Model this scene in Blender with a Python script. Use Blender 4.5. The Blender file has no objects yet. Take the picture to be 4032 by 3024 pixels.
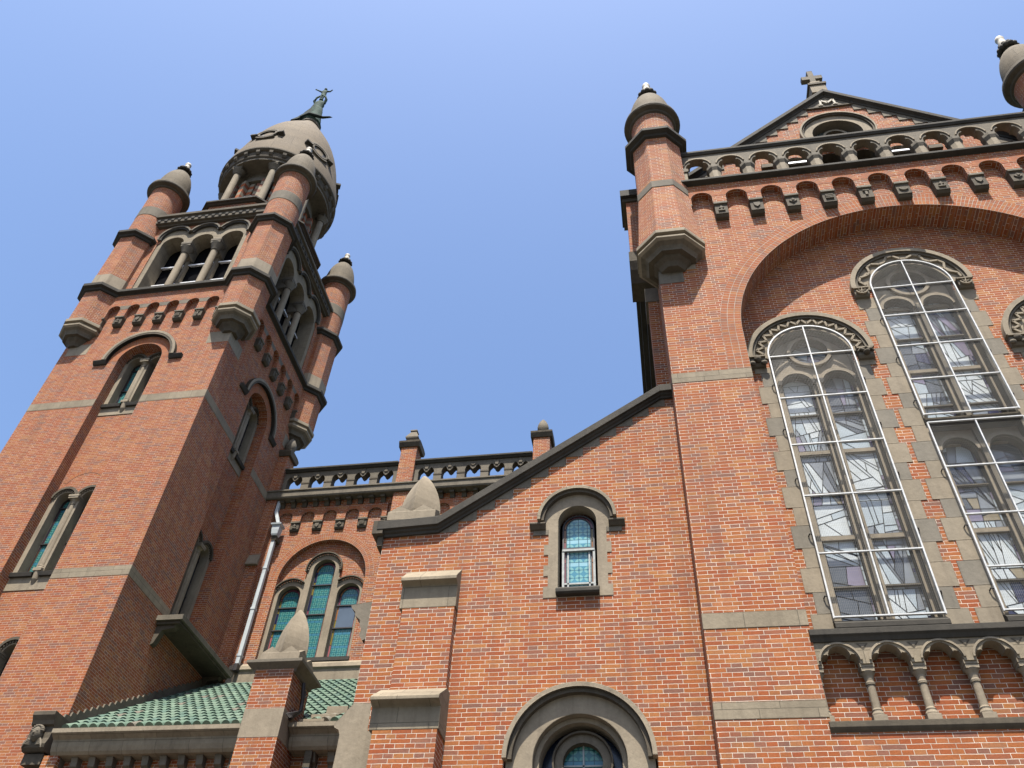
import bpy, bmesh, math, random
from mathutils import Vector, Matrix
from mathutils.geometry import tessellate_polygon
random.seed(7)
PI = math.pi
S = bpy.context.scene
COL = S.collection

# ------------------------------------------------------------------ camera
YAW, PITCH, ROLL = -0.20834187, 0.79200052, 0.06553159
fw = Vector((math.sin(YAW)*math.cos(PITCH), math.cos(YAW)*math.cos(PITCH), math.sin(PITCH)))
r0 = Vector((math.cos(YAW), -math.sin(YAW), 0)); u0 = r0.cross(fw)
rt = math.cos(ROLL)*r0 + math.sin(ROLL)*u0; up = -math.sin(ROLL)*r0 + math.cos(ROLL)*u0
cam = bpy.data.objects.new('camera', bpy.data.cameras.new('camera'))
cam.matrix_world = Matrix(((rt.x, up.x, -fw.x, 0), (rt.y, up.y, -fw.y, 0), (rt.z, up.z, -fw.z, 0), (0, 0, 0, 1)))
cam.data.sensor_width = 36; cam.data.lens = 36*3348.57/4032
cam.data.clip_start = 0.1; cam.data.clip_end = 3000
COL.objects.link(cam); S.camera = cam

# ------------------------------------------------------------------ light
SUN_EL, SUN_AZ = math.radians(67), math.radians(1.5)      # azimuth: to the right of the wall's normal
w = bpy.data.worlds.new("World"); S.world = w; w.use_nodes = True
wn = w.node_tree.nodes; wl = w.node_tree.links; wn.clear()
sky = wn.new('ShaderNodeTexSky'); sky.sky_type = 'NISHITA'; sky.sun_disc = False
sky.sun_elevation = SUN_EL; sky.sun_rotation = math.radians(180-5)
sky.altitude = 50; sky.air_density = 1.2; sky.dust_density = 4.0; sky.ozone_density = 8.0
bg = wn.new('ShaderNodeBackground'); bg.inputs[1].default_value = 0.10
wo = wn.new('ShaderNodeOutputWorld'); wl.new(sky.outputs[0], bg.inputs[0]); wl.new(bg.outputs[0], wo.inputs[0])
sl = bpy.data.lights.new('sun', 'SUN'); sl.energy = 5.0; sl.angle = math.radians(0.5); sl.color = (1, 0.945, 0.85)
sun = bpy.data.objects.new('sun', sl); COL.objects.link(sun)
sd = Vector((math.sin(SUN_AZ)*math.cos(SUN_EL), -math.cos(SUN_AZ)*math.cos(SUN_EL), math.sin(SUN_EL)))
sun.rotation_euler = sd.to_track_quat('Z', 'Y').to_euler(); sun.location = (0, -20, 60)
S.view_settings.view_transform = 'Standard'; S.view_settings.look = 'None'
S.view_settings.exposure = 1.35; S.view_settings.gamma = 1.0

# ------------------------------------------------------------------ materials
class NT:
    def __init__(s, name):
        s.m = bpy.data.materials.new(name); s.m.use_nodes = True
        s.t = s.m.node_tree; s.n = s.t.nodes; s.l = s.t.links; s.n.clear()
        s.out = s.n.new('ShaderNodeOutputMaterial'); s.b = s.n.new('ShaderNodeBsdfPrincipled')
        s.l.new(s.b.outputs[0], s.out.inputs[0])
        s.tc = s.n.new('ShaderNodeTexCoord')
    def node(s, t, **k):
        x = s.n.new(t)
        for a, v in k.items():
            setattr(x, a, v)
        return x
    def set(s, sock, v):
        if hasattr(v, 'is_linked') or isinstance(v, bpy.types.NodeSocket): s.l.new(v, sock)
        else: sock.default_value = v
    def noise(s, scale, detail=4, rough=.55, vec=None, dim='3D'):
        x = s.node('ShaderNodeTexNoise', noise_dimensions=dim); x.inputs['Scale'].default_value = scale
        x.inputs['Detail'].default_value = detail; x.inputs['Roughness'].default_value = rough
        s.l.new(vec or s.tc.outputs['Object'], x.inputs['Vector']); return x.outputs['Fac']
    def ramp(s, fac, stops, interp='LINEAR'):
        x = s.node('ShaderNodeValToRGB'); x.color_ramp.interpolation = interp; e = x.color_ramp.elements
        while len(e) < len(stops): e.new(0.5)
        for i, (p, c) in enumerate(stops):
            e[i].position = p; e[i].color = (c, c, c, 1) if isinstance(c, (int, float)) else (*c, 1)
        s.l.new(fac, x.inputs[0]); return x.outputs[0]
    def mix(s, f, a, b, mode='MIX'):
        x = s.node('ShaderNodeMix', data_type='RGBA', blend_type=mode); s.set(x.inputs[0], f)
        for sock, v in ((x.inputs[6], a), (x.inputs[7], b)):
            s.set(sock, v if not isinstance(v, tuple) else (*v, 1) if len(v) == 3 else v)
        return x.outputs[2]
    def math(s, op, a, b=0.0, c=None):
        x = s.node('ShaderNodeMath', operation=op); s.set(x.inputs[0], a); s.set(x.inputs[1], b)
        if c is not None: s.set(x.inputs[2], c)
        return x.outputs[0]
    def bump(s, h, dist, strength=1.0):
        x = s.node('ShaderNodeBump'); x.inputs['Distance'].default_value = dist; x.inputs['Strength'].default_value = strength
        s.l.new(h, x.inputs['Height']); s.l.new(x.outputs[0], s.b.inputs['Normal']); return x
    def uv(s): return s.tc.outputs['UV']

K = .58
def kk(c, k=None): return tuple(x*(K if k is None else k) for x in c)
def brick_mat(name, bw=.312, rh=.0725, squash=.5, offset=.5, warm=0.0, mort=(.98, .86, .70), msize=.0042, purple=0.0):
    t = NT(name)
    nz = t.node('ShaderNodeTexNoise'); nz.inputs['Scale'].default_value = 6; nz.inputs['Detail'].default_value = 3
    t.l.new(t.uv(), nz.inputs['Vector'])
    sub = t.node('ShaderNodeVectorMath', operation='SUBTRACT'); t.l.new(nz.outputs['Color'], sub.inputs[0]); sub.inputs[1].default_value = (.5, .5, .5)
    sc = t.node('ShaderNodeVectorMath', operation='SCALE'); t.l.new(sub.outputs[0], sc.inputs[0]); sc.inputs['Scale'].default_value = .012
    ad = t.node('ShaderNodeVectorMath', operation='ADD'); t.l.new(t.uv(), ad.inputs[0]); t.l.new(sc.outputs[0], ad.inputs[1])
    br = t.node('ShaderNodeTexBrick', offset=offset, offset_frequency=2, squash=squash, squash_frequency=2)
    br.inputs['Scale'].default_value = 1; br.inputs['Brick Width'].default_value = bw; br.inputs['Row Height'].default_value = rh
    br.inputs['Mortar Size'].default_value = msize; br.inputs['Mortar Smooth'].default_value = .25; br.inputs['Bias'].default_value = 0
    br.inputs['Color1'].default_value = (0, 0, 0, 1); br.inputs['Color2'].default_value = (1, 1, 1, 1); br.inputs['Mortar'].default_value = (.5, .5, .5, 1)
    t.l.new(ad.outputs[0], br.inputs['Vector'])
    tint = br.outputs['Color']; fac = br.outputs['Fac']
    big = t.noise(.55, 3, .6)
    sh = t.math('ADD', t.math('MULTIPLY', t.math('SUBTRACT', big, .5), .5), tint)
    mort = kk(mort); R_ = lambda L: [(p, kk(c)) for p, c in L]
    col = t.ramp(sh, R_([(0, (.28, .135, .095)), (.10, (.33, .145, .095)), (.16, (.40, .105, .036)), (.42, (.44, .13, .04)),
                      (.62, (.46, .165, .052)), (.76, (.50, .21, .07)), (.83, (.35, .155, .10)), (.93, (.43, .12, .038)), (1, (.52, .21, .085))]))
    gb = t.mix(1.0, col, (.98, .92, .85), 'MULTIPLY'); col = gb
    if warm: col = t.mix(warm, col, kk((.50, .165, .06)))
    if purple: col = t.mix(purple, col, kk((.30, .115, .085)))
    fine = t.noise(38, 5, .7); col = t.mix(.55, col, t.ramp(fine, [(.25, .40), (.58, 1.0)]), 'MULTIPLY')
    med = t.noise(2.2, 5, .65); col = t.mix(.5, col, t.ramp(med, [(.3, .72), (.62, 1.0)]), 'MULTIPLY')
    # scattered soot stains and a few pale lime smears
    soot = t.ramp(t.noise(.9, 7, .75), [(.60, 0.0), (.75, 1.0)]); col = t.mix(t.math('MULTIPLY', soot, .45), col, (.06, .045, .04))
    mc = t.mix(t.ramp(t.noise(3.1, 5, .6), [(.35, 0.0), (.7, 1.0)]), mort, tuple(c*.55 for c in mort))
    col = t.mix(fac, col, mc)
    mp = t.node('ShaderNodeMapping'); mp.inputs['Scale'].default_value = (3.2, 3.2, .22); t.l.new(t.tc.outputs['Object'], mp.inputs[0])
    stk = t.ramp(t.noise(1.0, 6, .65, mp.outputs[0]), [(.52, 0.0), (.70, 1.0)]); col = t.mix(t.math('MULTIPLY', stk, .30), col, (.09, .05, .04))
    lime = t.ramp(t.noise(1.7, 8, .8), [(.735, 0.0), (.78, 1.0)]); col = t.mix(t.math('MULTIPLY', lime, .5), col, kk((.6, .5, .46)))
    t.l.new(col, t.b.inputs['Base Color']); t.b.inputs['Roughness'].default_value = .9
    t.b.inputs['Specular IOR Level'].default_value = .25
    h = t.math('ADD', t.math('MULTIPLY', t.math('SUBTRACT', 1.0, fac), .6), t.math('MULTIPLY', fine, .35))
    t.bump(h, .012, .8); return t.m

def stone_mat(name, base, dark, amount=.35, joint=0.0, jw=.9, rough=.85):
    base = kk(base); dark = kk(dark)
    t = NT(name)
    n1 = t.noise(1.1, 8, .68); n2 = t.noise(14, 6, .7)
    col = t.mix(t.ramp(n1, [(.36, 0.0), (.66, 1.0)]), base, tuple(base[i]*(1-amount)+dark[i]*amount for i in range(3)))
    mp = t.node('ShaderNodeMapping'); mp.inputs['Scale'].default_value = (7, 7, .55); t.l.new(t.tc.outputs['Object'], mp.inputs[0])
    st = t.ramp(t.noise(1.0, 5, .6, mp.outputs[0]), [(.5, 0.0), (.72, 1.0)])
    col = t.mix(t.math('MULTIPLY', st, amount*.8), col, dark)
    spots = t.ramp(t.noise(5.5, 8, .8), [(.58, 0.0), (.70, 1.0)]); col = t.mix(t.math('MULTIPLY', spots, .35), col, dark)
    col = t.mix(.5, col, t.ramp(n2, [(.2, .62), (.7, 1.0)]), 'MULTIPLY')
    h = t.math('MULTIPLY', n2, .6)
    if joint:
        br = t.node('ShaderNodeTexBrick', offset=.37, offset_frequency=2)
        br.inputs['Scale'].default_value = 1; br.inputs['Brick Width'].default_value = jw; br.inputs['Row Height'].default_value = joint
        br.inputs['Mortar Size'].default_value = .006; t.l.new(t.uv(), br.inputs['Vector'])
        br.inputs['Color1'].default_value = (.84, .84, .84, 1); br.inputs['Color2'].default_value = (1, 1, 1, 1); br.inputs['Mortar'].default_value = (.55, .55, .55, 1)
        col = t.mix(1.0, col, br.outputs['Color'], 'MULTIPLY')
        h = t.math('SUBTRACT', h, t.math('MULTIPLY', br.outputs['Fac'], .5))
    t.l.new(col, t.b.inputs['Base Color']); t.b.inputs['Roughness'].default_value = rough
    t.b.inputs['Specular IOR Level'].default_value = .2
    bp_ = t.bump(h, .015, .7); bv = t.node('ShaderNodeBevel', samples=3); bv.inputs['Radius'].default_value = .018; t.l.new(bv.outputs[0], bp_.inputs['Normal']); return t.m

def plain(name, c, rough=.6, metal=0.0, var=.25, scale=8.0, spec=.4):
    t = NT(name); n = t.noise(scale, 5, .6)
    if max(c) < .7: c = kk(c, .72)
    col = t.mix(1.0, c, t.ramp(n, [(.25, 1-var), (.7, 1.0)]), 'MULTIPLY')
    t.l.new(col, t.b.inputs['Base Color']); t.b.inputs['Roughness'].default_value = rough; t.b.inputs['Metallic'].default_value = metal; spec = 0.0 if 'interior' in name else spec
    t.b.inputs['Specular IOR Level'].default_value = spec
    t.bump(n, .004, .4); return t.m

def teal_glass(name, c0, c1, c2):
    c0, c1, c2 = kk(c0, .85), kk(c1, .85), kk(c2, .85)
    t = NT(name); sx = t.node('ShaderNodeSeparateXYZ'); t.l.new(t.uv(), sx.inputs[0])
    P = .16
    fx = t.math('SUBTRACT', t.math('FRACT', t.math('DIVIDE', sx.outputs[0], P)), .5)
    fy = t.math('SUBTRACT', t.math('FRACT', t.math('DIVIDE', sx.outputs[1], P)), .5)
    d = t.math('SQRT', t.math('ADD', t.math('MULTIPLY', fx, fx), t.math('MULTIPLY', fy, fy)))
    disc = t.math('LESS_THAN', d, .43)
    star = t.math('LESS_THAN', t.math('ADD', t.math('ABSOLUTE', fx), t.math('ABSOLUTE', fy)), .2)
    band = t.math('LESS_THAN', t.math('FRACT', t.math('DIVIDE', sx.outputs[1], P*3)), .16)
    col = t.mix(disc, c0, c1); col = t.mix(star, col, c0); col = t.mix(band, col, c2)
    hl = t.math('LESS_THAN', t.math('ABSOLUTE', fx), .035); hl2 = t.math('LESS_THAN', t.math('ABSOLUTE', fy), .035)
    col = t.mix(t.math('MAXIMUM', hl, hl2), col, tuple(x*.35 for x in c0))
    col = t.mix(.35, col, t.ramp(t.noise(2.5, 3), [(.3, .6), (.7, 1.0)]), 'MULTIPLY')
    t.l.new(col, t.b.inputs['Base Color']); t.b.inputs['Roughness'].default_value = .18
    t.b.inputs['Specular IOR Level'].default_value = .35; t.bump(t.noise(5, 2), .02, .25); return t.m

def stained(name):
    """leaded pale glass seen from outside: large slanting pieces, dark pieces, reflected sky"""
    t = NT(name); uv = t.uv()
    mp = t.node('ShaderNodeMapping'); t.l.new(uv, mp.inputs[0]); mp.inputs['Rotation'].default_value = (0, 0, .55); mp.inputs['Scale'].default_value = (3.0, .85, 1)
    wv = t.node('ShaderNodeTexNoise'); wv.inputs['Scale'].default_value = .7; t.l.new(uv, wv.inputs['Vector'])
    ad = t.node('ShaderNodeVectorMath', operation='ADD'); t.l.new(mp.outputs[0], ad.inputs[0]); t.l.new(wv.outputs['Color'], ad.inputs[1])
    v1 = t.node('ShaderNodeTexVoronoi', feature='F1'); v1.inputs['Scale'].default_value = 1.25; t.l.new(ad.outputs[0], v1.inputs['Vector'])
    e1 = t.node('ShaderNodeTexVoronoi', feature='DISTANCE_TO_EDGE'); e1.inputs['Scale'].default_value = 1.25; t.l.new(ad.outputs[0], e1.inputs['Vector'])
    mp2 = t.node('ShaderNodeMapping'); t.l.new(uv, mp2.inputs[0]); mp2.inputs['Scale'].default_value = (3.2, 5.2, 1)
    v2 = t.node('ShaderNodeTexVoronoi', feature='F1'); v2.inputs['Scale'].default_value = 1.3; t.l.new(mp2.outputs[0], v2.inputs['Vector'])
    e2 = t.node('ShaderNodeTexVoronoi', feature='DISTANCE_TO_EDGE'); e2.inputs['Scale'].default_value = 1.3; t.l.new(mp2.outputs[0], e2.inputs['Vector'])
    s1 = t.node('ShaderNodeSeparateColor'); t.l.new(v1.outputs['Color'], s1.inputs[0])
    s2 = t.node('ShaderNodeSeparateColor'); t.l.new(v2.outputs['Color'], s2.inputs[0])
    big = t.ramp(s1.outputs[0], [(0, (.035, .04, .045)), (.26, (.07, .075, .085)), (.42, (.22, .25, .26)), (.56, (.42, .46, .47)), (.78, (.15, .15, .17)), (.86, (.50, .53, .53))], 'CONSTANT')
    sm = t.ramp(s2.outputs[1], [(0, (.04, .04, .055)), (.3, (.20, .23, .24)), (.55, (.09, .085, .11)), (.75, (.34, .37, .37)), (.95, (.16, .13, .07))], 'CONSTANT')
    use = t.math('GREATER_THAN', s1.outputs[2], .70)
    col = t.mix(use, big, sm)
    lead = t.math('MAXIMUM', t.math('LESS_THAN', e1.outputs[0], .018), t.math('MULTIPLY', use, t.math('LESS_THAN', e2.outputs[0], .035)))
    col = t.mix(t.math('MULTIPLY', lead, .8), col, (.05, .05, .05))
    sx = t.node('ShaderNodeSeparateXYZ'); t.l.new(uv, sx.inputs[0])
    wire = t.math('LESS_THAN', t.math('FRACT', t.math('DIVIDE', sx.outputs[1], .4)), .03)
    col = t.mix(t.math('MULTIPLY', wire, .6), col, (.08, .08, .08))
    col = t.mix(.5, col, t.ramp(t.noise(1.3, 5), [(.3, .55), (.65, 1.0)]), 'MULTIPLY')
    t.l.new(col, t.b.inputs['Base Color']); t.b.inputs['Roughness'].default_value = .2
    t.b.inputs['Specular IOR Level'].default_value = .6
    t.bump(t.noise(3, 3), .03, .3); return t.m

def gp(n, c): return plain(n, c, .14, 0, .25, 3, .5)
def split_poly(P, p, d):
    A, B = [], []
    for i in range(len(P)):
        a, b = P[i], P[(i+1) % len(P)]
        sa = (a[0]-p[0])*d[1]-(a[1]-p[1])*d[0]; sb = (b[0]-p[0])*d[1]-(b[1]-p[1])*d[0]
        (A if sa >= 0 else B).append(a)
        if sa*sb < 0:
            t = sa/(sa-sb); q = (a[0]+(b[0]-a[0])*t, a[1]+(b[1]-a[1])*t); A.append(q); B.append(q)
    return A, B
def area(P): return abs(sum(P[i][0]*P[(i+1) % len(P)][1]-P[(i+1) % len(P)][0]*P[i][1] for i in range(len(P))))/2
GL = []
CAME = plain('lead_came', (.13, .125, .12), .6)
def leaded(m, F, x0, x1, z0, z1, d, rnd, ph):
    """leaded glass field: large slanting pieces, small pieces along both edges"""
    if not GL: GL.extend([gp('glass_pale_sky', (.60, .64, .64)), gp('glass_pale_blue_sky', (.44, .50, .53)), gp('glass_grey', (.24, .26, .28)), gp('glass_smoke', (.10, .11, .12)), gp('glass_lilac', (.24, .21, .28)), gp('glass_tan', (.30, .25, .16)), gp('glass_deep', (.05, .05, .09))])  # pale tones put the sky's reflection into the glass colour
    bw = .055
    def lead(P, w_=.006):
        for i in range(len(P)):
            a, b = P[i], P[(i+1) % len(P)]; l = math.hypot(b[0]-a[0], b[1]-a[1])
            if l < .01: continue
            nx, nz = -(b[1]-a[1])/l*w_, (b[0]-a[0])/l*w_
            m.face([F(a[0]+nx, a[1]+nz, d+.004), F(a[0]-nx, a[1]-nz, d+.004), F(b[0]-nx, b[1]-nz, d+.004), F(b[0]+nx, b[1]+nz, d+.004)], CAME)
    for (a, b) in ((x0, x0+bw), (x1-bw, x1)):
        z = z0
        while z < z1:
            h = rnd.uniform(.06, .2); P = rect(a, b, z, min(z+h, z1)); m.plate(F, P, (), d, mat=rnd.choice((GL[3], GL[6], GL[2], GL[4], GL[1], GL[3]))); lead(P, .004); z += h
    st = [rect(x0+bw, x1-bw, z0, z1)]; out = []
    z = z0
    st = []
    while z < z1: h = rnd.uniform(.8, 1.3); st.append(rect(x0+bw, x1-bw, z, min(z+h, z1))); z += h
    while st:
        P = st.pop()
        if len(P) < 3: continue
        ar = area(P)
        if ar < rnd.uniform(.03, .13): out.append(P); continue
        cx_ = sum(p[0] for p in P)/len(P)+rnd.uniform(-.05, .05); cz_ = sum(p[1] for p in P)/len(P)+rnd.uniform(-.1, .1)
        an = rnd.choice((2.25+.5*math.sin(cz_*.9+ph), 2.25+.5*math.sin(cz_*.9+ph), 1.45, .15))+rnd.uniform(-.2, .2)
        A, B = split_poly(P, (cx_, cz_), (math.cos(an), math.sin(an))); 
        if len(A) < 3 or len(B) < 3: out.append(P)
        else: st += [A, B]
    for P in out:
        cx_ = sum(p[0] for p in P)/len(P); cz_ = sum(p[1] for p in P)/len(P)
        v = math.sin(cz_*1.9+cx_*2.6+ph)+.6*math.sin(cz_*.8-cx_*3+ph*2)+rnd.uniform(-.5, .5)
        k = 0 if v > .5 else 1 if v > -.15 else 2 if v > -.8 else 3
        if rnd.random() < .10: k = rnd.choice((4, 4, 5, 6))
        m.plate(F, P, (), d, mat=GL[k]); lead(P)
def mesh_net(name):
    t = NT(name); sx = t.node('ShaderNodeSeparateXYZ'); t.l.new(t.uv(), sx.inputs[0])
    a = t.math('LESS_THAN', t.math('FRACT', t.math('DIVIDE', sx.outputs[0], .028)), .10)
    b = t.math('LESS_THAN', t.math('FRACT', t.math('DIVIDE', sx.outputs[1], .05)), .03)
    wre = t.math('MAXIMUM', a, b)
    rust = t.ramp(t.noise(2.0, 4), [(.4, 0.0), (.7, 1.0)])
    t.l.new(t.mix(rust, (.14, .135, .12), (.09, .08, .065)), t.b.inputs['Base Color']); t.b.inputs['Roughness'].default_value = .5
    tr = t.node('ShaderNodeBsdfTransparent'); ms = t.node('ShaderNodeMixShader')
    t.l.new(wre, ms.inputs[0]); t.l.new(tr.outputs[0], ms.inputs[1]); t.l.new(t.b.outputs[0], ms.inputs[2]); t.l.new(ms.outputs[0], t.out.inputs[0])
    return t.m

MORT = (.66, .56, .45)
BR = brick_mat('brick_wall')
BRT = brick_mat('brick_tower', purple=.12, mort=(.84, .68, .53), msize=.0040)
VS = brick_mat('brick_voussoir', warm=.3, bw=.14, rh=.082, squash=1, offset=0, mort=(.62, .56, .46), msize=.005)
VSS = brick_mat('brick_voussoir_small', warm=.45, bw=.20, rh=.062, squash=1, offset=0, mort=(.42, .33, .27), msize=.004)
ST = stone_mat('stone_buff', (.40, .33, .235), (.13, .105, .075), .42)
ST2 = stone_mat('stone_buff_grey', (.29, .255, .20), (.13, .115, .09), .45)
ST3 = stone_mat('stone_buff_warm', (.36, .30, .215), (.14, .115, .085), .3)
STJ = stone_mat('stone_buff_jointed', (.40, .33, .23), (.14, .112, .078), .45, .42, .8)
SM = stone_mat('stone_grey', (.235, .20, .15), (.08, .068, .05), .5)
SMJ = stone_mat('stone_grey_jointed', (.23, .185, .125), (.10, .08, .055), .5, .5, .85)
SD = stone_mat('stone_weathered_dark', (.15, .122, .085), (.055, .046, .034), .6)
SB = stone_mat('stone_blackened', (.085, .075, .06), (.03, .028, .024), .55)
DOME = stone_mat('dome_render', (.225, .172, .112), (.12, .093, .065), .5, .95, 2.2)
WHITE = plain('white_painted_metal', (.66, .66, .64), .4, 0, .35, 14)
PIPE = plain('grey_white_pipe', (.52, .56, .57), .45, 0, .25, 5)
LEAD = plain('dark_metal', (.05, .045, .045), .5, .3)
BLACK = plain('dark_interior', (.012, .012, .014), .9)  # near-black colour paints in the shade of the enclosed space behind openings
BRONZE = plain('green_bronze', (.07, .115, .095), .85, 0, .85, 6, .1)
BRONZED = plain('dark_bronze', (.022, .032, .028), .85, 0, .5, 5, .1)
TEAL = teal_glass('teal_glass', (.022, .115, .125), (.075, .215, .19), (.04, .15, .21))
BLUEG = teal_glass('pale_blue_glass', (.07, .21, .28), (.17, .35, .35), (.24, .42, .48))
SG = stained('leaded_glass')
NET = mesh_net('wire_mesh')
CG = [plain('glass_'+n, c, .2, 0, .3) for n, c in (('plum', (.22, .06, .09)), ('olive', (.22, .17, .03)), ('blue', (.012, .018, .07)), ('amber', (.30, .13, .04)), ('rose', (.36, .12, .12)))]
TILE = plain('green_glazed_tile', (.10, .165, .112), .65, 0, .35, 6)
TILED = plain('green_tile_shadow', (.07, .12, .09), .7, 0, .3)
IRON = plain('black_iron', (.03, .03, .035), .5, .4)
SLAT = plain('pale_metal_slat', (.75, .75, .76), .35, .1, .1)
REDCH = brick_mat('red_brick_plain', bw=9, rh=9, squash=1, offset=0)

# ------------------------------------------------------------------ mesh builder
def FR(y0):      # a wall facing the camera at depth y0: (u, z, d outward)
    return lambda u, z, d: (u, y0-d, z)
def SR(x0):      # a wall facing +x at x0
    return lambda u, z, d: (x0+d, u, z)
TOP = {}
def tri(loops):
    return tessellate_polygon([[Vector((a, b, 0)) for a, b in L] for L in loops])
def arc(cx, cz, r, a0, a1, n=24):
    return [(cx+r*math.cos(math.radians(a0+(a1-a0)*i/n)), cz+r*math.sin(math.radians(a0+(a1-a0)*i/n))) for i in range(n+1)]
def archloop(cx, r, z0, zs, n=24):      # round-headed opening
    return [(cx+r, z0)] + arc(cx, zs, r, 0, 180, n) + [(cx-r, z0)]
def rect(x0, x1, z0, z1): return [(x0, z0), (x1, z0), (x1, z1), (x0, z1)]

class M:
    def __init__(s, mat=None):
        s.v = []; s.f = []; s.mat = mat
    def face(s, pts, mat=None, uv=None, smooth=False):
        i = len(s.v); s.v += [tuple(p) for p in pts]; s.f.append((list(range(i, i+len(pts))), mat or s.mat, uv, smooth))
    def faces(s, verts, faces, mat=None, uvs=None, smooth=False):
        i = len(s.v); s.v += [tuple(p) for p in verts]
        for k, f in enumerate(faces): s.f.append(([i+j for j in f], mat or s.mat, [uvs[j] for j in f] if uvs else None, smooth))
    def plate(s, F, outer, holes=(), d1=0.0, d0=None, sides=False, back=False, mat=None, rmat=None, uv=None):
        loops = [outer]+list(holes); flat = [p for L in loops for p in L]
        T = tri(loops)
        s.faces([F(a, b, d1) for a, b in flat], T, mat, uv and [uv(a, b) for a, b in flat])
        if d0 is None: return
        if back: s.faces([F(a, b, d0) for a, b in flat], T, mat)
        for L in (loops if sides else loops[1:]):
            acc = 0
            for i in range(len(L)):
                a, b = L[i], L[(i+1) % len(L)]; l = math.hypot(a[0]-b[0], a[1]-b[1])
                if l < 1e-6: continue
                uvq = None
                if abs(a[0]-b[0]) > 1e-5 and abs(a[1]-b[1]) > 1e-5: uvq = [(d1, acc), (d1, acc+l), (d0, acc+l), (d0, acc)]
                s.face([F(*a, d1), F(*b, d1), F(*b, d0), F(*a, d0)], rmat or mat, uvq); acc += l
    def box(s, x0, x1, y0, y1, z0, z1, mat=None):
        v = [(x, y, z) for z in (z0, z1) for y in (y0, y1) for x in (x0, x1)]
        s.faces(v, [(0, 1, 3, 2), (4, 5, 7, 6), (0, 1, 5, 4), (2, 3, 7, 6), (0, 2, 6, 4), (1, 3, 7, 5)], mat)
    def fbox(s, F, u0, u1, z0, z1, d0, d1, mat=None):
        v = [F(u, z, d) for z in (z0, z1) for d in (d0, d1) for u in (u0, u1)]
        s.faces(v, [(0, 1, 3, 2), (4, 5, 7, 6), (0, 1, 5, 4), (2, 3, 7, 6), (0, 2, 6, 4), (1, 3, 7, 5)], mat)
    def sweep(s, F, prof, u0, u1, mat=None):    # profile [(d, z)] run along the wall, ends closed
        n = len(prof)
        v = [F(u, z, d) for u in (u0, u1) for d, z in prof]
        s.faces(v, [(i, (i+1) % n, n+(i+1) % n, n+i) for i in range(n)] + [tuple(range(n)), tuple(range(n, 2*n))], mat)
    def ring(s, F, cx, cz, r0, r1, d0, d1, a0=0, a1=180, n=32, mat=None, smat=None, legs=0.0, close=True):
        P0 = arc(cx, cz, r0, a0, a1, n); P1 = arc(cx, cz, r1, a0, a1, n)
        A = [math.radians(a0+(a1-a0)*i/n)*(r0+r1)/2 for i in range(n+1)]
        if legs:
            P0 = [(P0[0][0], P0[0][1]-legs)]+P0+[(P0[-1][0], P0[-1][1]-legs)]
            P1 = [(P1[0][0], P1[0][1]-legs)]+P1+[(P1[-1][0], P1[-1][1]-legs)]
            A = [A[0]-legs]+A+[A[-1]+legs]
        for i in range(len(P0)-1):
            a, b, c, d = P0[i], P0[i+1], P1[i+1], P1[i]; w_ = r1-r0
            s.face([F(*a, d1), F(*b, d1), F(*c, d1), F(*d, d1)], mat, [(0, A[i]), (0, A[i+1]), (w_, A[i+1]), (w_, A[i])])
            s.face([F(*a, d1), F(*b, d1), F(*b, d0), F(*a, d0)], smat or mat, [(0, A[i]), (0, A[i+1]), (d1-d0, A[i+1]), (d1-d0, A[i])])
            s.face([F(*d, d1), F(*c, d1), F(*c, d0), F(*d, d0)], mat, [(0, A[i]), (0, A[i+1]), (d1-d0, A[i+1]), (d1-d0, A[i])])
        if close and a1-a0 < 359:
            for k in (0, -1): s.face([F(*P0[k], d0), F(*P0[k], d1), F(*P1[k], d1), F(*P1[k], d0)], mat)
    def lathe(s, cx, cy, prof, n=32, mat=None, smooth=True, curve=False, rot=0.0, cap=True, a0=0, a1=2*PI):
        # prof [(r, z)]; n small (8) gives polygonal shafts, apothem = r
        k = 1/math.cos(PI/n) if n <= 12 and not smooth else 1
        def pt(r, z, i):
            a = a0+(a1-a0)*i/n+rot; return (cx+r*k*math.cos(a), cy+r*k*math.sin(a), z)
        if curve:
            v = [pt(r, z, i) for r, z in prof for i in range(n+1)]
            R = max(p[0] for p in prof); uv = []; acc = 0
            for j, (r, z) in enumerate(prof):
                if j: acc += math.hypot(r-prof[j-1][0], z-prof[j-1][1])
                uv += [(R*(a1-a0)*i/n, acc) for i in range(n+1)]
            s.faces(v, [(j*(n+1)+i, j*(n+1)+i+1, (j+1)*(n+1)+i+1, (j+1)*(n+1)+i) for j in range(len(prof)-1) for i in range(n)], mat, uv, True)
        else:
            for j in range(len(prof)-1):
                (ra, za), (rb, zb) = prof[j], prof[j+1]; R = max(ra, rb); C = 2*R*math.tan(PI/n) if n <= 12 else R*(a1-a0)/n
                va, vb = (za, zb) if abs(za-zb) > abs(ra-rb) else (ra, rb)
                v = [pt(ra, za, i) for i in range(n+1)]+[pt(rb, zb, i) for i in range(n+1)]
                uv = [(C*i, va) for i in range(n+1)]+[(C*i, vb) for i in range(n+1)]
                s.faces(v, [(i, i+1, n+2+i, n+1+i) for i in range(n)], mat, uv, smooth)
        if cap:
            for r, z in (prof[0], prof[-1]):
                if r > .001: s.faces([pt(r, z, i) for i in range(n)], [tuple(range(n))], mat)
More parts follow.
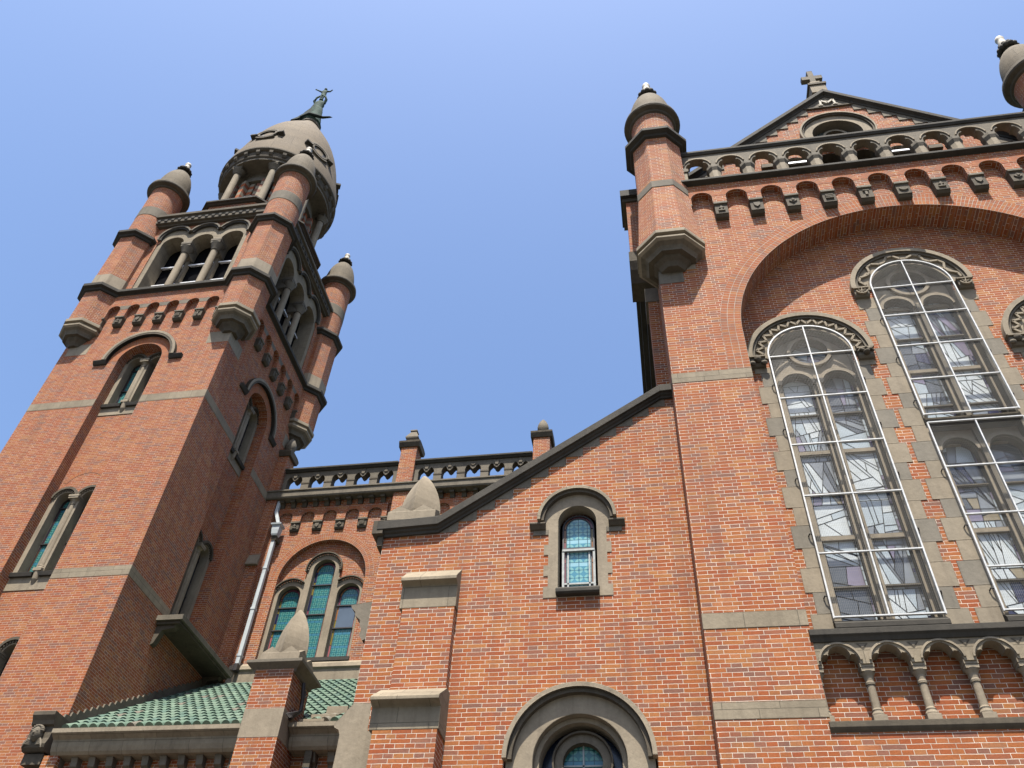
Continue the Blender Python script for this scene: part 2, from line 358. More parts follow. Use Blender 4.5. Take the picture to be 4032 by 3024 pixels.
    def tube(s, pts, r, n=8, mat=None, smooth=True):
        pts = [Vector(p) for p in pts]; rings = []; ref = None
        for i, p in enumerate(pts):
            t = (pts[min(i+1, len(pts)-1)]-pts[max(i-1, 0)]).normalized()
            if ref is None: ref = Vector((0, 0, 1)) if abs(t.z) < .9 else Vector((1, 0, 0))
            a = t.cross(ref).normalized(); b = t.cross(a); ref = a.cross(t) if False else ref
            rr = r[i] if isinstance(r, (list, tuple)) else r
            rings.append([p+a*rr*math.cos(2*PI*k/n+PI/4)+b*rr*math.sin(2*PI*k/n+PI/4) for k in range(n)])
        v = [q for R in rings for q in R]
        F_ = [(j*n+i, j*n+(i+1) % n, (j+1)*n+(i+1) % n, (j+1)*n+i) for j in range(len(pts)-1) for i in range(n)]
        s.faces(v, F_, mat, None, smooth); s.faces(rings[0], [tuple(range(n))], mat); s.faces(rings[-1], [tuple(range(n))], mat)
    def ball(s, c, rx, ry=None, rz=None, n=12, mat=None):
        ry = ry or rx; rz = rz or rx; v = []; m = n//2
        for j in range(m+1):
            for i in range(n+1):
                a = 2*PI*i/n; b = PI*j/m; v.append((c[0]+rx*math.sin(b)*math.cos(a), c[1]+ry*math.sin(b)*math.sin(a), c[2]+rz*math.cos(b)))
        s.faces(v, [(j*(n+1)+i, j*(n+1)+i+1, (j+1)*(n+1)+i+1, (j+1)*(n+1)+i) for j in range(m) for i in range(n)], mat, None, True)
    def build(s, name, parent=None, origin=None):
        me = bpy.data.meshes.new(name)
        top = parent
        while top is not None and top.parent is not None: top = top.parent
        O = Vector(origin) if origin is not None else (Vector(top.location) if top is not None else Vector((0, 0, 0)))
        mats = []
        for _, m, _, _ in s.f:
            if m not in mats: mats.append(m)
        me.from_pydata([tuple(Vector(p)-O) for p in s.v], [], [f[0] for f in s.f])
        for m in mats: me.materials.append(m)
        uvl = me.uv_layers.new(name='uv')
        for p, (idx, m, uv, sm) in zip(me.polygons, s.f):
            p.material_index = mats.index(m); p.use_smooth = sm
            P3 = [Vector(s.v[i]) for i in idx]
            if uv is None:
                nn = Vector((0, 0, 0))
                for i in range(len(P3)): nn += (P3[i]).cross(P3[(i+1) % len(P3)])
                if nn.length < 1e-12: nn = Vector((0, -1, 0))
                nn.normalize()
                if abs(nn.z) < .8:
                    t_ = Vector((-nn.y, nn.x, 0)).normalized()
                    if t_.x < -1e-4 or (abs(t_.x) < 1e-4 and t_.y < 0): t_ = -t_
                    uv = [(q.dot(t_), q.z) for q in P3]
                else: uv = [(q.x, q.y) for q in P3]
            for k, li in enumerate(p.loop_indices): uvl.data[li].uv = uv[k]
        me.update()
        o = bpy.data.objects.new(name, me); COL.objects.link(o)
        if parent is not None: o.parent = parent
        elif origin is not None: o.location = O
        return o

def thing(name, label, cat, loc, group=None):
    o = bpy.data.objects.new(name, None); COL.objects.link(o); o.location = loc; o.empty_display_size = .5
    o['label'] = label; o['category'] = cat
    if group: o['group'] = group
    return o

# ------------------------------------------------------------------ shared pieces
def voussoirs(F, parent, cx, cz, r0, r1, d, small=False, legs=0.0, a0=0, a1=180, name='brick_arch', soffit=None, n=36):
    m = M(VSS if small else VS); m.ring(F, cx, cz, r0, r1, (d-.12) if soffit is None else soffit, d, a0, a1, n, legs=legs, smat=BR, close=False)
    return m.build(name, parent)

EMB = ['crescent', 'cup', 'shield', 'flower', 'bars', 'bracket']
def emblem(m, F, u, z, d, kind, mat, s=1.0):
    if kind == 'crescent':
        m.ring(F, u, z+.02*s, .065*s, .105*s, d, d+.035, 190, 350, 10, mat)
    elif kind == 'shield':
        m.plate(F, [(u-.075*s, z+.08*s), (u-.07*s, z-.02*s), (u, z-.1*s), (u+.07*s, z-.02*s), (u+.075*s, z+.08*s)], (), d+.03, d, True, mat=mat)
    elif kind == 'bars':
        for k in (-1, 0, 1): m.fbox(F, u-.09*s, u+.09*s, z+k*.06*s-.018, z+k*.06*s+.018, d, d+.035, mat)
    elif kind == 'flower':
        m.plate(F, [(u-.09*s, z), (u, z-.09*s), (u+.09*s, z), (u, z+.09*s)], (), d+.03, d, True, mat=mat)
        m.fbox(F, u-.03*s, u+.03*s, z-.03*s, z+.03*s, d+.02, d+.055, mat)
    elif kind == 'cup':
        m.fbox(F, u-.08*s, u+.08*s, z-.1*s, z-.06*s, d, d+.03, mat); m.fbox(F, u-.02*s, u+.02*s, z-.06*s, z+.01*s, d, d+.03, mat)
        m.plate(F, [(u-.06*s, z), (u+.06*s, z), (u, z+.1*s)], (), d+.035, d, True, mat=mat)
    else:
        m.fbox(F, u-.03*s, u+.03*s, z-.1*s, z+.06*s, d, d+.03, mat); m.fbox(F, u-.07*s, u+.07*s, z+.05*s, z+.08*s, d, d+.04, mat)

def corbel_table(F, parent, centers, pitch, r, zs, ztop, zblk, zbot, d, bmat, u0, u1, wblk, stone_top=False, small=True):
    """projecting band of small arches on carved blocks; centers = arch centres"""
    # face plate: comb outline with the arches cut from below
    loop = [(u0, zblk)]
    for c in centers: loop += [(c-r, zblk)] + arc(c, zs, r, 180, 0, 12) + [(c+r, zblk)]
    loop += [(u1, zblk)]
    m = M(bmat)
    for (a, za), (b, zb_) in zip(loop[:-1], loop[1:]):
        if b-a > 1e-6: m.face([F(a, za, d), F(b, zb_, d), F(b, ztop, d), F(a, ztop, d)])
        m.face([F(a, za, d), F(b, zb_, d), F(b, zb_, 0), F(a, za, 0)])
    m.face([F(u0, zblk, 0), F(u0, zblk, d), F(u0, ztop, d), F(u0, ztop, 0)]); m.face([F(u1, zblk, 0), F(u1, zblk, d), F(u1, ztop, d), F(u1, ztop, 0)])
    t = m.build('corbel_table', parent)
    for c in centers:
        v = M(VSS); v.ring(F, c, zs, r, r+.13 if small else r+.15, d-.02, d+.004, 8, 172, 14, close=True); v.build('brick_arch', t)
    if stone_top:
        for c in centers[:-1]:
            q = M(SM); x = c+pitch/2; h = pitch/2-r
            q.plate(F, [(x-h+.005, zs-.02), (x+h-.005, zs-.02), (x+h+.02, zs+.1), (x+h+.07, zs+.17), (x+h+.05, zs+.20), (x-h-.05, zs+.20), (x-h-.07, zs+.17), (x-h-.02, zs+.1)], (), d+.006, d-.02, True); q.build('spandrel_stone', t)
    bs = [c-pitch/2 for c in centers]+[centers[-1]+pitch/2]
    for k, b in enumerate(bs):
        q = M(SD); h = wblk/2
        q.fbox(F, b-h-.012, b+h+.012, zblk-.07, zblk, 0, d+.03, SM)
        q.fbox(F, b-h, b+h, zbot+.06, zblk-.07, 0, d-.01); q.sweep(F, [(0, zbot), (d*.55, zbot), (d-.02, zbot+.06), (0, zbot+.06)], b-h, b+h)
        emblem(q, F, b, (zblk+zbot)/2, d-.01, EMB[k % 6], SM, 1.0)
        q.build('carved_corbel', t)
    return t

def string_course(F, parent, u0, u1, z0, z1, d, mat=SB, name='string_course', base=0.0):
    m = M(mat); h = z1-z0
    m.sweep(F, [(base, z0), (base+(d-base)*.45, z0+h*.06), (base+(d-base)*.55, z0+h*.35), (base+(d-base)*.92, z0+h*.45), (d, z0+h*.5), (d, z1-.01), (base+(d-base)*.9, z1), (base, z1)], u0, u1)
    return m.build(name, parent)

def pane_with_border(F, parent, u, r, z0, zs, d, seed=0, bw=.085, mat=TEAL, arch=True, bars=(), barmat=None):
    """glass light: patterned field, coloured border pieces, lead frame and horizontal bars"""
    rnd = random.Random(seed); p = M(mat)
    ri = r-bw
    inner = archloop(u, ri, z0+bw, zs, 14)
    p.plate(F, inner, (), d, uv=lambda a, b: (a-u+.08, b-z0))
    o = p.build('pane', parent)
    b = M(CG[0])
    z = z0
    while z < zs-.02:
        h = min(rnd.uniform(.35, .6), zs-z)
        for sgn in (-1, 1):
            xa, xb = sorted((u+sgn*ri, u+sgn*r)); b.plate(F, rect(xa, xb, z, z+h-.02), (), d+.001, mat=rnd.choice(CG))
        z += h
    b.plate(F, rect(u-ri, u+ri, z0, z0+bw), (), d+.001, mat=CG[1])
    cm = rnd.choice((CG[0], CG[1]))
    for k in range(3): b.ring(F, u, zs, ri, r, d-.01, d+.001, 60*k+2, 60*k+58, 6, [cm, CG[0], CG[3]][k])
    b.build('coloured_border', o)
    l = M(barmat or LEAD)
    l.ring(F, u, zs, ri-.012, ri+.012, d, d+.014, 0, 180, 14)
    for sgn in (-1, 1): l.fbox(F, u+sgn*ri-.011, u+sgn*ri+.011, z0, zs, d, d+.014)
    l.ring(F, u, zs, r-.03, r, d, d+.03, 0, 180, 14)
    for sgn in (-1, 1): l.fbox(F, u+sgn*(r-.015)-.015, u+sgn*(r-.015)+.015, z0, zs, d, d+.03)
    for zb in bars: l.fbox(F, u-r, u+r, zb-.02, zb+.02, d, d+.05)
    l.build('window_bar', o)
    return o

def column(parent, x, y, z0, z1, r, mat=STJ, cap=.3, base=.18, facet=24, name='column', capw=None, capmat=None):
    m = M(mat); capw = capw or r*2.1
    m.lathe(x, y, [(r*1.45, z0+base*.45), (r*1.5, z0+base*.6), (r*1.2, z0+base*.8), (r*1.3, z0+base*.9), (r*1.05, z0+base)], facet, smooth=True)
    m.box(x-r*1.6, x+r*1.6, y-r*1.6, y+r*1.6, z0, z0+base*.45)
    m.lathe(x, y, [(r, z0+base), (r*.93, z1-cap)], facet, cap=False)
    c = capmat or mat
    m.lathe(x, y, [(r*1.12, z1-cap), (r*1.2, z1-cap+.03), (r*1.0, z1-cap+.05), (r*1.15, z1-cap+.12), (r*1.8, z1-cap*.38)], facet, c)
    m.box(x-capw*.93, x+capw*.93, y-capw*.93, y+capw*.93, z1-cap*.40, z1-cap*.2, c); m.box(x-capw, x+capw, y-capw, y+capw, z1-cap*.2, z1, c)
    return m.build(name, parent)

def twin_window(F, parent, u, z_sill, zs, apex_r, d, hw, seed, colxy, bars, apron=.5):
    """two round-headed lights with a colonnette, standing in a tall brick recess whose back is at depth d"""
    c1, c2 = u-hw/2, u+hw/2; ro = hw/2-.005; ri = ro-.15
    m = M(ST)
    outer = [(u+hw, z_sill)] + arc(c2, zs, ro, 0, 178, 16) + arc(c1, zs, ro, 2, 180, 16) + [(u-hw, z_sill)]
    h1 = archloop(c1, ri, z_sill, zs, 14); h2 = archloop(c2, ri, z_sill, zs, 14)
    h1 = [(a, max(b, z_sill+.001)) for a, b in h1]; h2 = [(a, max(b, z_sill+.001)) for a, b in h2]
    m.plate(F, outer, [h1, h2], d+.03, d-.42, rmat=ST)
    wdw = m.build('window', parent)
    for i, c in enumerate((c1, c2)):
        h = M(SD); h.ring(F, c, zs, ro-.045, ro+.035, d, d+.10, 0 if i else 4, 176 if not i else 180, 16)
        for a in range(8, 180, 15):
            x, z = c+(ro-.085)*math.cos(math.radians(a)), zs+(ro-.085)*math.sin(math.radians(a)); h.fbox(F, x-.022, x+.022, z-.022, z+.022, d, d+.075)
        h.build('hood_mould', wdw)
        pane_with_border(F, wdw, c, ri, z_sill, zs, d-.3, seed+i, .06, bars=bars)
    px = F(u, 0, d+.0)
    column(wdw, px[0], px[1], z_sill, zs+.05, .085, ST, .30, .2, 16, 'colonnette')
    a = M(SB); q = hw-.01
    a.sweep(F, [(d-.3, z_sill-.16), (d+.10, z_sill-.16), (d+.13, z_sill-.04), (d+.0, z_sill), (d-.3, z_sill+.02)], u-q, u-.12); a.sweep(F, [(d-.3, z_sill-.16), (d+.10, z_sill-.16), (d+.13, z_sill-.04), (d+.0, z_sill), (d-.3, z_sill+.02)], u+.12, u+q)
    a.build('sill', wdw)
    b = M(ST); b.fbox(F, u-hw+.002, u+hw-.002, z_sill-.16-apron, z_sill-.16, d-.05, d+.02)
    b.lathe(px[0], px[1]-.0, [(.03, z_sill-.4), (.10, z_sill-.25), (.13, z_sill+.02)], 12); b.build('apron', wdw)
    return wdw

def turret(parent, x, y, z_base, z_oct, z_str, z_up, z_ring, z_dome, z_tip, ap, R, bmat, z_band=None, corbel_drop=1.0, low_ap=None, band2=None, mid=True, Rr=None, lower_drop=None, band_oct=None, wallsign=(1, 1)):
    """octagonal brick turret on a moulded corbel, changing to a round shaft with a stone cap"""
    la = low_ap or ap; Rr = Rr or R*1.24
    m = M(bmat)
    if z_str: m.lathe(x, y, [(la, z_base), (la, z_str[0])], 8, smooth=False, rot=PI/8, cap=False); m.lathe(x, y, [(ap, z_str[1]), (ap, z_up[0])], 8, smooth=False, rot=PI/8, cap=False)
    else: m.lathe(x, y, [(la, z_base), (ap, band_oct[0]), (ap, z_up[0])], 8, smooth=False, rot=PI/8, cap=False)
    m.lathe(x, y, [(R, z_up[1]), (R, z_ring[0]-.02)], 40, cap=False, curve=True)
    t = m.build('turret', parent)
    for zz in ([z_str] if z_str else [])+[z_up]:
        q = M(SB); h = zz[1]-zz[0]
        q.lathe(x, y, [(ap, zz[0]), (ap+.07, zz[0]+.02), (ap+.09, zz[0]+h*.35), (ap+.20, zz[0]+h*.5), (ap+.20, zz[1]-.02), (ap+.16, zz[1]), (R*.8, zz[1]+.03)], 8, smooth=False, rot=PI/8, cap=False); q.build('string_course', t)
    if z_str:
        q = M(ST); q.lathe(x, y, [(ap+.015, z_str[1]), (ap+.015, z_str[1]+.75), (ap, z_str[1]+.76)], 8, smooth=False, rot=PI/8, cap=False); q.build('stone_band', t)
        q = M(SM); q.lathe(x, y, [(R, z_band[0]), (R+.012, z_band[0]), (R+.012, z_band[1]), (R, z_band[1])], 40, cap=False); q.build('stone_band', t)
    else:
        q = M(SM); q.lathe(x, y, [(ap, band_oct[0]), (ap+.012, band_oct[0]), (ap+.012, band_oct[1]), (ap, band_oct[1])], 8, smooth=False, rot=PI/8, cap=False); q.build('stone_band', t)
    q = M(SD); a, b = z_ring
    q.lathe(x, y, [(R-.02, a-.10), (R+.05, a-.06), (R+.07, a), (Rr, a+.06), (Rr+.02, a+.12), (Rr, b), (Rr*.8, b+.02)], 40, cap=False); q.build('ring_moulding', t)
    q = M(SMJ); H = z_dome-b; R1 = R*1.06
    prof = [(R1, b)]+[(R1*math.cos(k/10*PI/2*.83)**.82, b+H*math.sin(k/10*PI/2*.83)/math.sin(PI/2*.83)) for k in range(1, 11)]
    q.lathe(x, y, prof, 36, curve=True); q.build('dome_cap', t)
    g = M(SB); rt_ = prof[-1][0]*.95; hh = z_tip-z_dome
    g.lathe(x, y, [(rt_+.03, z_dome-.03), (rt_+.05, z_dome+.03), (rt_*.55, z_dome+.06), (rt_*.5, z_dome+hh*.16)], 20)
    for ring_i, (rr, zz, nn) in enumerate(((rt_*1.45, z_dome+hh*.26, 12), (rt_*1.2, z_dome+hh*.38, 10))):
        for k in range(nn):
            aa = 2*PI*k/nn+ring_i*.3; g.ball((x+rr*.78*math.cos(aa), y+rr*.78*math.sin(aa), zz), rr*.30, rr*.30, hh*.085, 8)
        g.lathe(x, y, [(rt_*.45, zz-hh*.12), (rr*.85, zz-.01), (rt_*.4, zz+hh*.1)], 16)
    g.build('leaf_finial', t)
    f = M(plain_white()); f.lathe(x, y, [(rt_*.5, z_dome+hh*.38), (rt_*.66, z_dome+hh*.58), (rt_*.52, z_dome+hh*.72), (rt_*.52, z_dome+hh*.82), (rt_*.62, z_dome+hh*.88), (rt_*.5, z_dome+hh*.96), (rt_*.1, z_tip)], 16, curve=True); f.build('finial_tip', t)
    c = M(ST); cd = corbel_drop
    P_ = lambda L: [(r_, z_base-z_*cd) for r_, z_ in L]
    c.lathe(x, y, P_([(la, 0), (la+.055, 0), (la+.055, .15), (la-.03, .17), (la-.05, .24), (la-.01, .27), (la+.03, .30), (la+.03, .37), (la-.03, .43)]), 8, smooth=False, rot=PI/8, cap=False)
    c.lathe(x, y, P_([(la-.03, .43), (la-.13, .50), (la-.18, .60), (la-.19, .66)]), 8, SM, smooth=False, rot=PI/8, cap=False)
    c.lathe(x, y, P_([(la-.19, .66), (la-.30, .67), (la-.32, .74), (la-.40, .84), (la*.40, .92), (la*.36, 1.0)]), 8, SD, smooth=False, rot=PI/8); c.build('corbel', t)
    return t
_w = []
def plain_white():
    if not _w: _w.append(plain('pale_finial', (.60, .54, .44), .7, 0, .4))
    return _w[0]

# ------------------------------------------------------------------ ground
g = M(plain('paving', (.13, .125, .11), .9, 0, .3, 1.5)); g.box(-400, 400, -300, 600, -2.0, -1.6)
go = g.build('ground'); go['kind'] = 'structure'

# ================================================================== BELL TOWER
X0, X1, Y0, Y1 = -20.70, -14.17, 18.0, 24.5
tw = thing('bell_tower', 'tall square brick bell tower with corner turrets and a rounded stone dome, at the left', 'tower', (-17.43, 21.2, -1.6))
Z_S = (25.12, 25.40)
def tower_side(F, c, flank0, flank1, seed, front):
    hw = .835; RZ = 21.5
    m = M(BRT)
    zr = -1.2 if front else 12.32
    m.plate(F, rect(flank0, flank1, -1.6, 30.0), [archloop(c, hw, zr, RZ, 28),
        [(c-2.02, 25.4), (c+2.02, 25.4), (c+2.02, 28.8)] + arc(c+1.33, 29.2, .62, -20, 150, 12) + arc(c, 29.2, .62, 30, 150, 12) + arc(c-1.33, 29.2, .62, 30, 200, 12) + [(c-2.02, 28.8)]],
        0, -.42)
    # recess back, with the twin windows cut out
    def tl(zsill, zs):
        ro = hw/2-.01; return [(c+hw-.02, zsill-.1)] + arc(c+hw/2, zs, ro, 0, 175, 12) + arc(c-hw/2, zs, ro, 5, 180, 12) + [(c-hw+.02, zsill-.1)]
    W = [(19.68, 21.75), (12.95, 15.6), (7.6, 10.42)][:3 if front else 2]
    m.plate(F, rect(c-hw-.1, c+hw+.1, zr-.1, 22.5), [tl(a, b) for a, b in W], -.42)
    body = m.build('wall', tw)
    for k, (a, b) in enumerate(W):
        twin_window(F, tw, c, a, b, 0, -.42, hw, seed+10*k, None, [a+(b-a)*.45, a+(b-a)*.95], .33 if k == 0 else .42)
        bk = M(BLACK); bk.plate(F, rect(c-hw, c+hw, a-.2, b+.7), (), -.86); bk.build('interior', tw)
    v = M(VSS); v.ring(F, c, RZ, hw, hw+.33, -.40, .006, 0, 180, 32, smat=BRT, close=False); v.build('brick_arch', tw)
    v = M(VSS); v.ring(F, c, 15.95, .70, .86, -.42, -.412, 25, 155, 18); v.build('brick_arch', tw)
    h = M(SD); h.ring(F, c, RZ, 1.20, 1.28, 0, .11, 0, 180, 32, SD, SB); h.ring(F, c, RZ, 1.28, 1.38, 0, .16, 0, 180, 32, ST, SM)
    h.ring(F, c, RZ, 1.20, 1.38, -.01, .15, 0, 180, 32, SD, SB)
    for sg in (-1, 1):
        a, b = sorted((c+sg*1.20, c+sg*1.70)); h.sweep(F, [(0, RZ-.15), (.06, RZ-.14), (.12, RZ-.05), (.14, RZ), (0, RZ+.02)], a, b, SB)
    h.build('hood_mould', tw)
    for za, zb in ((19.29, 19.62), (12.43, 12.74)):
        q = M(STJ); q.fbox(F, flank0+.001 if front else flank0, c-hw-.002, za, zb, -.1, .006); q.build('stone_band', tw)
        q = M(STJ); q.fbox(F, c+hw+.002, flank1, za, zb, -.1, .006); q.build('stone_band', tw)
    ct = [c+(k-2.5)*.806 for k in range(6)]
    corbel_table(F, tw, ct, .806, .24, 24.31, 25.15, 23.88, 23.42, .18, BRT, c-2.62, c+2.62, .33, True)
    string_course(F, tw, flank0+.2, flank1-.2, Z_S[0], Z_S[1], .34, SB)
    # belfry arcade
    b = M(STJ)
    holes = [archloop(c+k*1.33, .48, 25.42, 28.8, 18) for k in (-1, 0, 1)]
    holes = [[(p, max(q, 25.43)) for p, q in L] for L in holes]
    outer = [(c-2.04, 25.4), (c+2.04, 25.4), (c+2.04, 28.9)] + arc(c+1.33, 29.2, .64, -20, 150, 12) + arc(c, 29.2, .64, 30, 150, 12) + arc(c-1.33, 29.2, .64, 30, 200, 12) + [(c-2.04, 28.9)]
    # union opening below the capitals: one wide opening, columns stand in it
    big = [(c-1.81, 25.42), (c+1.81, 25.42), (c+1.81, 28.8)] + arc(c+1.33, 28.8, .48, 0, 180, 18)[1:] + arc(c, 28.8, .48, 0, 180, 18) + arc(c-1.33, 28.8, .48, 0, 180, 18)
    b.plate(F, outer, [big], -.04, -.72)
    bo = b.build('belfry_arcade', tw)
    for k in (-1, 0, 1):
        a = M(SD); a.ring(F, c+k*1.33, 29.2, .58, .66, -.05, .06, -12 if k == 1 else 22, 158 if k >= 0 else 192, 18, SB, SB)
        a.ring(F, c+k*1.33, 29.2, .66, .735, -.05, .11, -12 if k == 1 else 24, 156 if k >= 0 else 192, 18, SM, SM); a.build('hood_mould', bo)
    for k in (-.5, .5):
        p = F(c+k*1.33, 0, -.24); column(bo, p[0], p[1], 25.42, 28.82, .15, ST, .62, .26, 20, 'column', .23, SM)
        q = M(ST); q.fbox(F, c+k*1.33-.07, c+k*1.33+.07, 25.42, 28.2, -.72, -.55); q.fbox(F, c+k*1.33-.18, c+k*1.33+.18, 28.2, 28.8, -.72, -.3, SM); q.build('inner_pier', bo)
    for zz in (26.75, 27.95):
        for k in (-1, 0, 1):
            q = M(SLAT); v0 = [F(c+k*1.33+dx, zz+dz, dd) for dx in (-.58, .58) for dd, dz in ((-.60, -.03), (-.80, .10), (-.80, .13), (-.60, .035))]
            q.faces(v0, [(0, 1, 2, 3), (4, 5, 6, 7), (0, 3, 7, 4), (1, 2, 6, 5), (0, 1, 5, 4), (3, 2, 6, 7)]); q.build('louvre_slat', bo)
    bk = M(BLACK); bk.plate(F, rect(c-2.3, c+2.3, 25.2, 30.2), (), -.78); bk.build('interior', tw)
    # cornice
    q = M(SD)
    q.sweep(F, [(0, 29.98), (.12, 30.0), (.14, 30.06), (.24, 30.10), (.24, 30.42), (.33, 30.46), (.33, 30.60), (0, 30.62)], flank0+.3, flank1-.3)
    co = q.build('cornice', tw)
    x = c-2.3
    while x <= c+2.31:
        dn = M(SB); dn.fbox(F, x-.07, x+.07, 30.18, 30.32, .2, .275); dn.build('dentil', co); x += .31
tower_side(FR(Y0), -17.38, X0, X1, 100, True)
tower_side(SR(X1), 21.25, Y0, Y1, 200, False)
bx = M(BRT); bx.plate(lambda u, z, d: (X0-d, u, z), rect(Y0, Y1, -1.6, 30.0)); bx.plate(lambda u, z, d: (u, Y1+d, z), rect(X0, X1, -1.6, 30.0))
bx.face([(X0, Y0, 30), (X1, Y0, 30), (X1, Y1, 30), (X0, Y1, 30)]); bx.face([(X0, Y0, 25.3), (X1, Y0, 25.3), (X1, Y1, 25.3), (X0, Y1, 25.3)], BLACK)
bx.build('wall', tw)
for (tx, ty) in ((-14.30, 18.15), (-20.40, 18.15), (-14.30, 24.30), (-20.40, 24.30)):
    turret(tw, tx, ty, 23.45, None, (25.10, 25.42), (28.72, 29.02), (32.72, 32.98), 34.85, 35.85, .74, .70, BRT, z_band=(30.5, 31.1), corbel_drop=.95, Rr=.93)
    q = M(ST); sx = -1 if tx < -17 else 1
    q.box(min(tx+.13*sx+.004*sx, tx-.72*sx), max(tx+.13*sx+.004*sx, tx-.72*sx), 17.994 if ty < 20 else 24.4, 18.3 if ty < 20 else 24.506, 22.05, 22.62) if ty < 20 else None
    if sx > 0: q.box(-14.3, -14.164, (17.996 if ty < 20 else 23.55), (18.95 if ty < 20 else 24.5), 22.05, 22.62)
    if q.f: q.build('corbel_stone', tw)
# octagonal stage, drum, ring and dome
DX, DY = -17.42, 21.35
q = M(BRT); q.lathe(DX, DY, [(2.68, 30.2), (2.68, 32.55)], 8, smooth=False, rot=PI/8, cap=False); q.build('octagon_base', tw)
q = M(SB); q.lathe(DX, DY, [(2.68, 32.50), (2.76, 32.52), (2.80, 32.57), (2.90, 32.60), (2.90, 32.70), (1.0, 32.74)], 8, smooth=False, rot=PI/8, cap=False); q.build('string_course', tw)
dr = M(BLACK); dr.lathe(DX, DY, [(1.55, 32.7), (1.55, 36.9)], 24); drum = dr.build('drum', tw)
for k in range(8):
    a = PI/8+k*PI/4
    column(drum, DX+2.42*math.cos(a), DY+2.42*math.sin(a), 32.72, 36.42, .175, ST, .5, .28, 18, 'column', .26, SM)
    for off, rr in ((-.30, 1.72), (-.14, 1.98), (.14, 1.98), (.30, 1.72)):
        p = M(ST); aa = a+off; n = 12; hh = 2.9/n
        for j in range(n):
            zc = 32.74+hh*j; cx_, cy_ = DX+rr*math.cos(aa), DY+rr*math.sin(aa); wd = .12
            ta = Vector((-math.sin(aa), math.cos(aa), 0)); ra = Vector((math.cos(aa), math.sin(aa), 0)); c0 = Vector((cx_, cy_, 0))
            vs = [tuple(c0+ta*sx*wd+ra*sy*.15+Vector((0, 0, zc+sz*hh))) for sz in (0, 1) for sy in (-1, 1) for sx in (-1, 1)]
            p.faces(vs, [(0, 1, 5, 4), (2, 3, 7, 6), (0, 2, 6, 4), (1, 3, 7, 5)], (REDD if (j+(off > 0)) % 2 else ST) if 'REDD' in globals() else (REDCH if (j+(off > 0)) % 2 else ST))
        p.build('chequered_pier', drum)
    a2 = a+PI/8
    for zz in (33.4, 34.6):
        s_ = M(SLAT); ta = Vector((-math.sin(a2), math.cos(a2), 0)); ra = Vector((math.cos(a2), math.sin(a2), 0)); c0 = Vector((DX, DY, zz))
        vs = [tuple(c0+ta*sx*.42+ra*rr+Vector((0, 0, dz))) for sx in (-1, 1) for rr, dz in ((1.85, -.05), (1.6, .1), (1.6, .13), (1.85, -.02))]
        s_.faces(vs, [(0, 1, 2, 3), (4, 5, 6, 7), (0, 3, 7, 4), (0, 1, 5, 4), (3, 2, 6, 7)]); s_.build('louvre_slat', drum)
q = M(SM); q.lathe(DX, DY, [(1.5, 35.65), (2.0, 35.7), (2.0, 36.0), (1.95, 36.1), (1.95, 36.45)], 48, cap=False); q.build('drum_head', tw)
q = M(SD); q.lathe(DX, DY, [(1.9, 36.44), (2.72, 36.42), (2.72, 36.55)], 64, SM, cap=False)
q.lathe(DX, DY, [(2.72, 36.55), (2.78, 36.6), (2.80, 36.66), (2.82, 36.98), (2.90, 37.02), (2.94, 37.06), (2.97, 37.1), (2.97, 37.2), (2.8, 37.28)], 64, cap=False)
rc = q.build('ring_cornice', tw)
for k in range(28):
    a = 2*PI*k/28+.05; dn = M(SD); ta = Vector((-math.sin(a), math.cos(a), 0)); ra = Vector((math.cos(a), math.sin(a), 0)); c0 = Vector((DX, DY, 0))
    vs = [tuple(c0+ta*sx*.09+ra*rr+Vector((0, 0, zz))) for sx in (-1, 1) for rr, zz in ((2.78, 36.70), (2.84, 36.70), (2.92, 36.82), (2.94, 36.96), (2.78, 36.96))]
    dn.faces(vs, [(0, 1, 2, 3, 4), (5, 6, 7, 8, 9)]+[(i, (i+1) % 5, 5+(i+1) % 5, 5+i) for i in range(5)]); dn.build('bracket', rc)
dprof = [(2.95, 37.22), (2.92, 37.5), (2.85, 38.0), (2.74, 38.5), (2.65, 39.0), (2.56, 39.5), (2.46, 40.0), (2.34, 40.5), (2.20, 41.0), (2.03, 41.5), (1.83, 42.0), (1.59, 42.5), (1.34, 43.0), (1.08, 43.5), (.82, 44.0), (.62, 44.4), (.48, 44.7)]
q = M(DOME); q.lathe(DX, DY, dprof, 72, curve=True); dm = q.build('dome', tw)
q = M(SM); q.lathe(DX, DY, [(.45, 44.62), (.56, 44.7), (.56, 44.86), (.44, 44.92)], 24, cap=True); q.build('dome_plinth', tw)
for k in range(6):
    a = math.radians(-90+60*k); rr = 2.62; tilt = math.radians(11)
    ra = Vector((math.cos(a)*math.cos(tilt), math.sin(a)*math.cos(tilt), math.sin(tilt))); ta = Vector((-math.sin(a), math.cos(a), 0)); ua = ra.cross(ta)
    if ua.z < 0: ua = -ua
    c0 = Vector((DX+rr*math.cos(a), DY+rr*math.sin(a), 39.0))
    Fo = lambda u, z, d, c0=c0, ta=ta, ua=ua, ra=ra: tuple(c0+ta*u+ua*z+ra*d)
    o = M(SM); o.ring(Fo, 0, 0, .40, .50, -.05, .10, 0, 360, 28, SD, SB); o.ring(Fo, 0, 0, .50, .60, -.1, .12, 0, 180, 20, SM, SD)
    for sg in (-1, 1): o.fbox(Fo, min(sg*.60, sg*.88), max(sg*.60, sg*.88), -.12, .02, -.1, .15, SB)
    o.ring(Fo, 0, -.04, .58, .68, -.1, .12, 222, 318, 12, SD, SB)
    oc = o.build('oculus_window', dm); gl = M(LEAD); gl.plate(Fo, arc(0, 0, .41, 0, 350, 24), (), .02); gl.build('pane', oc)
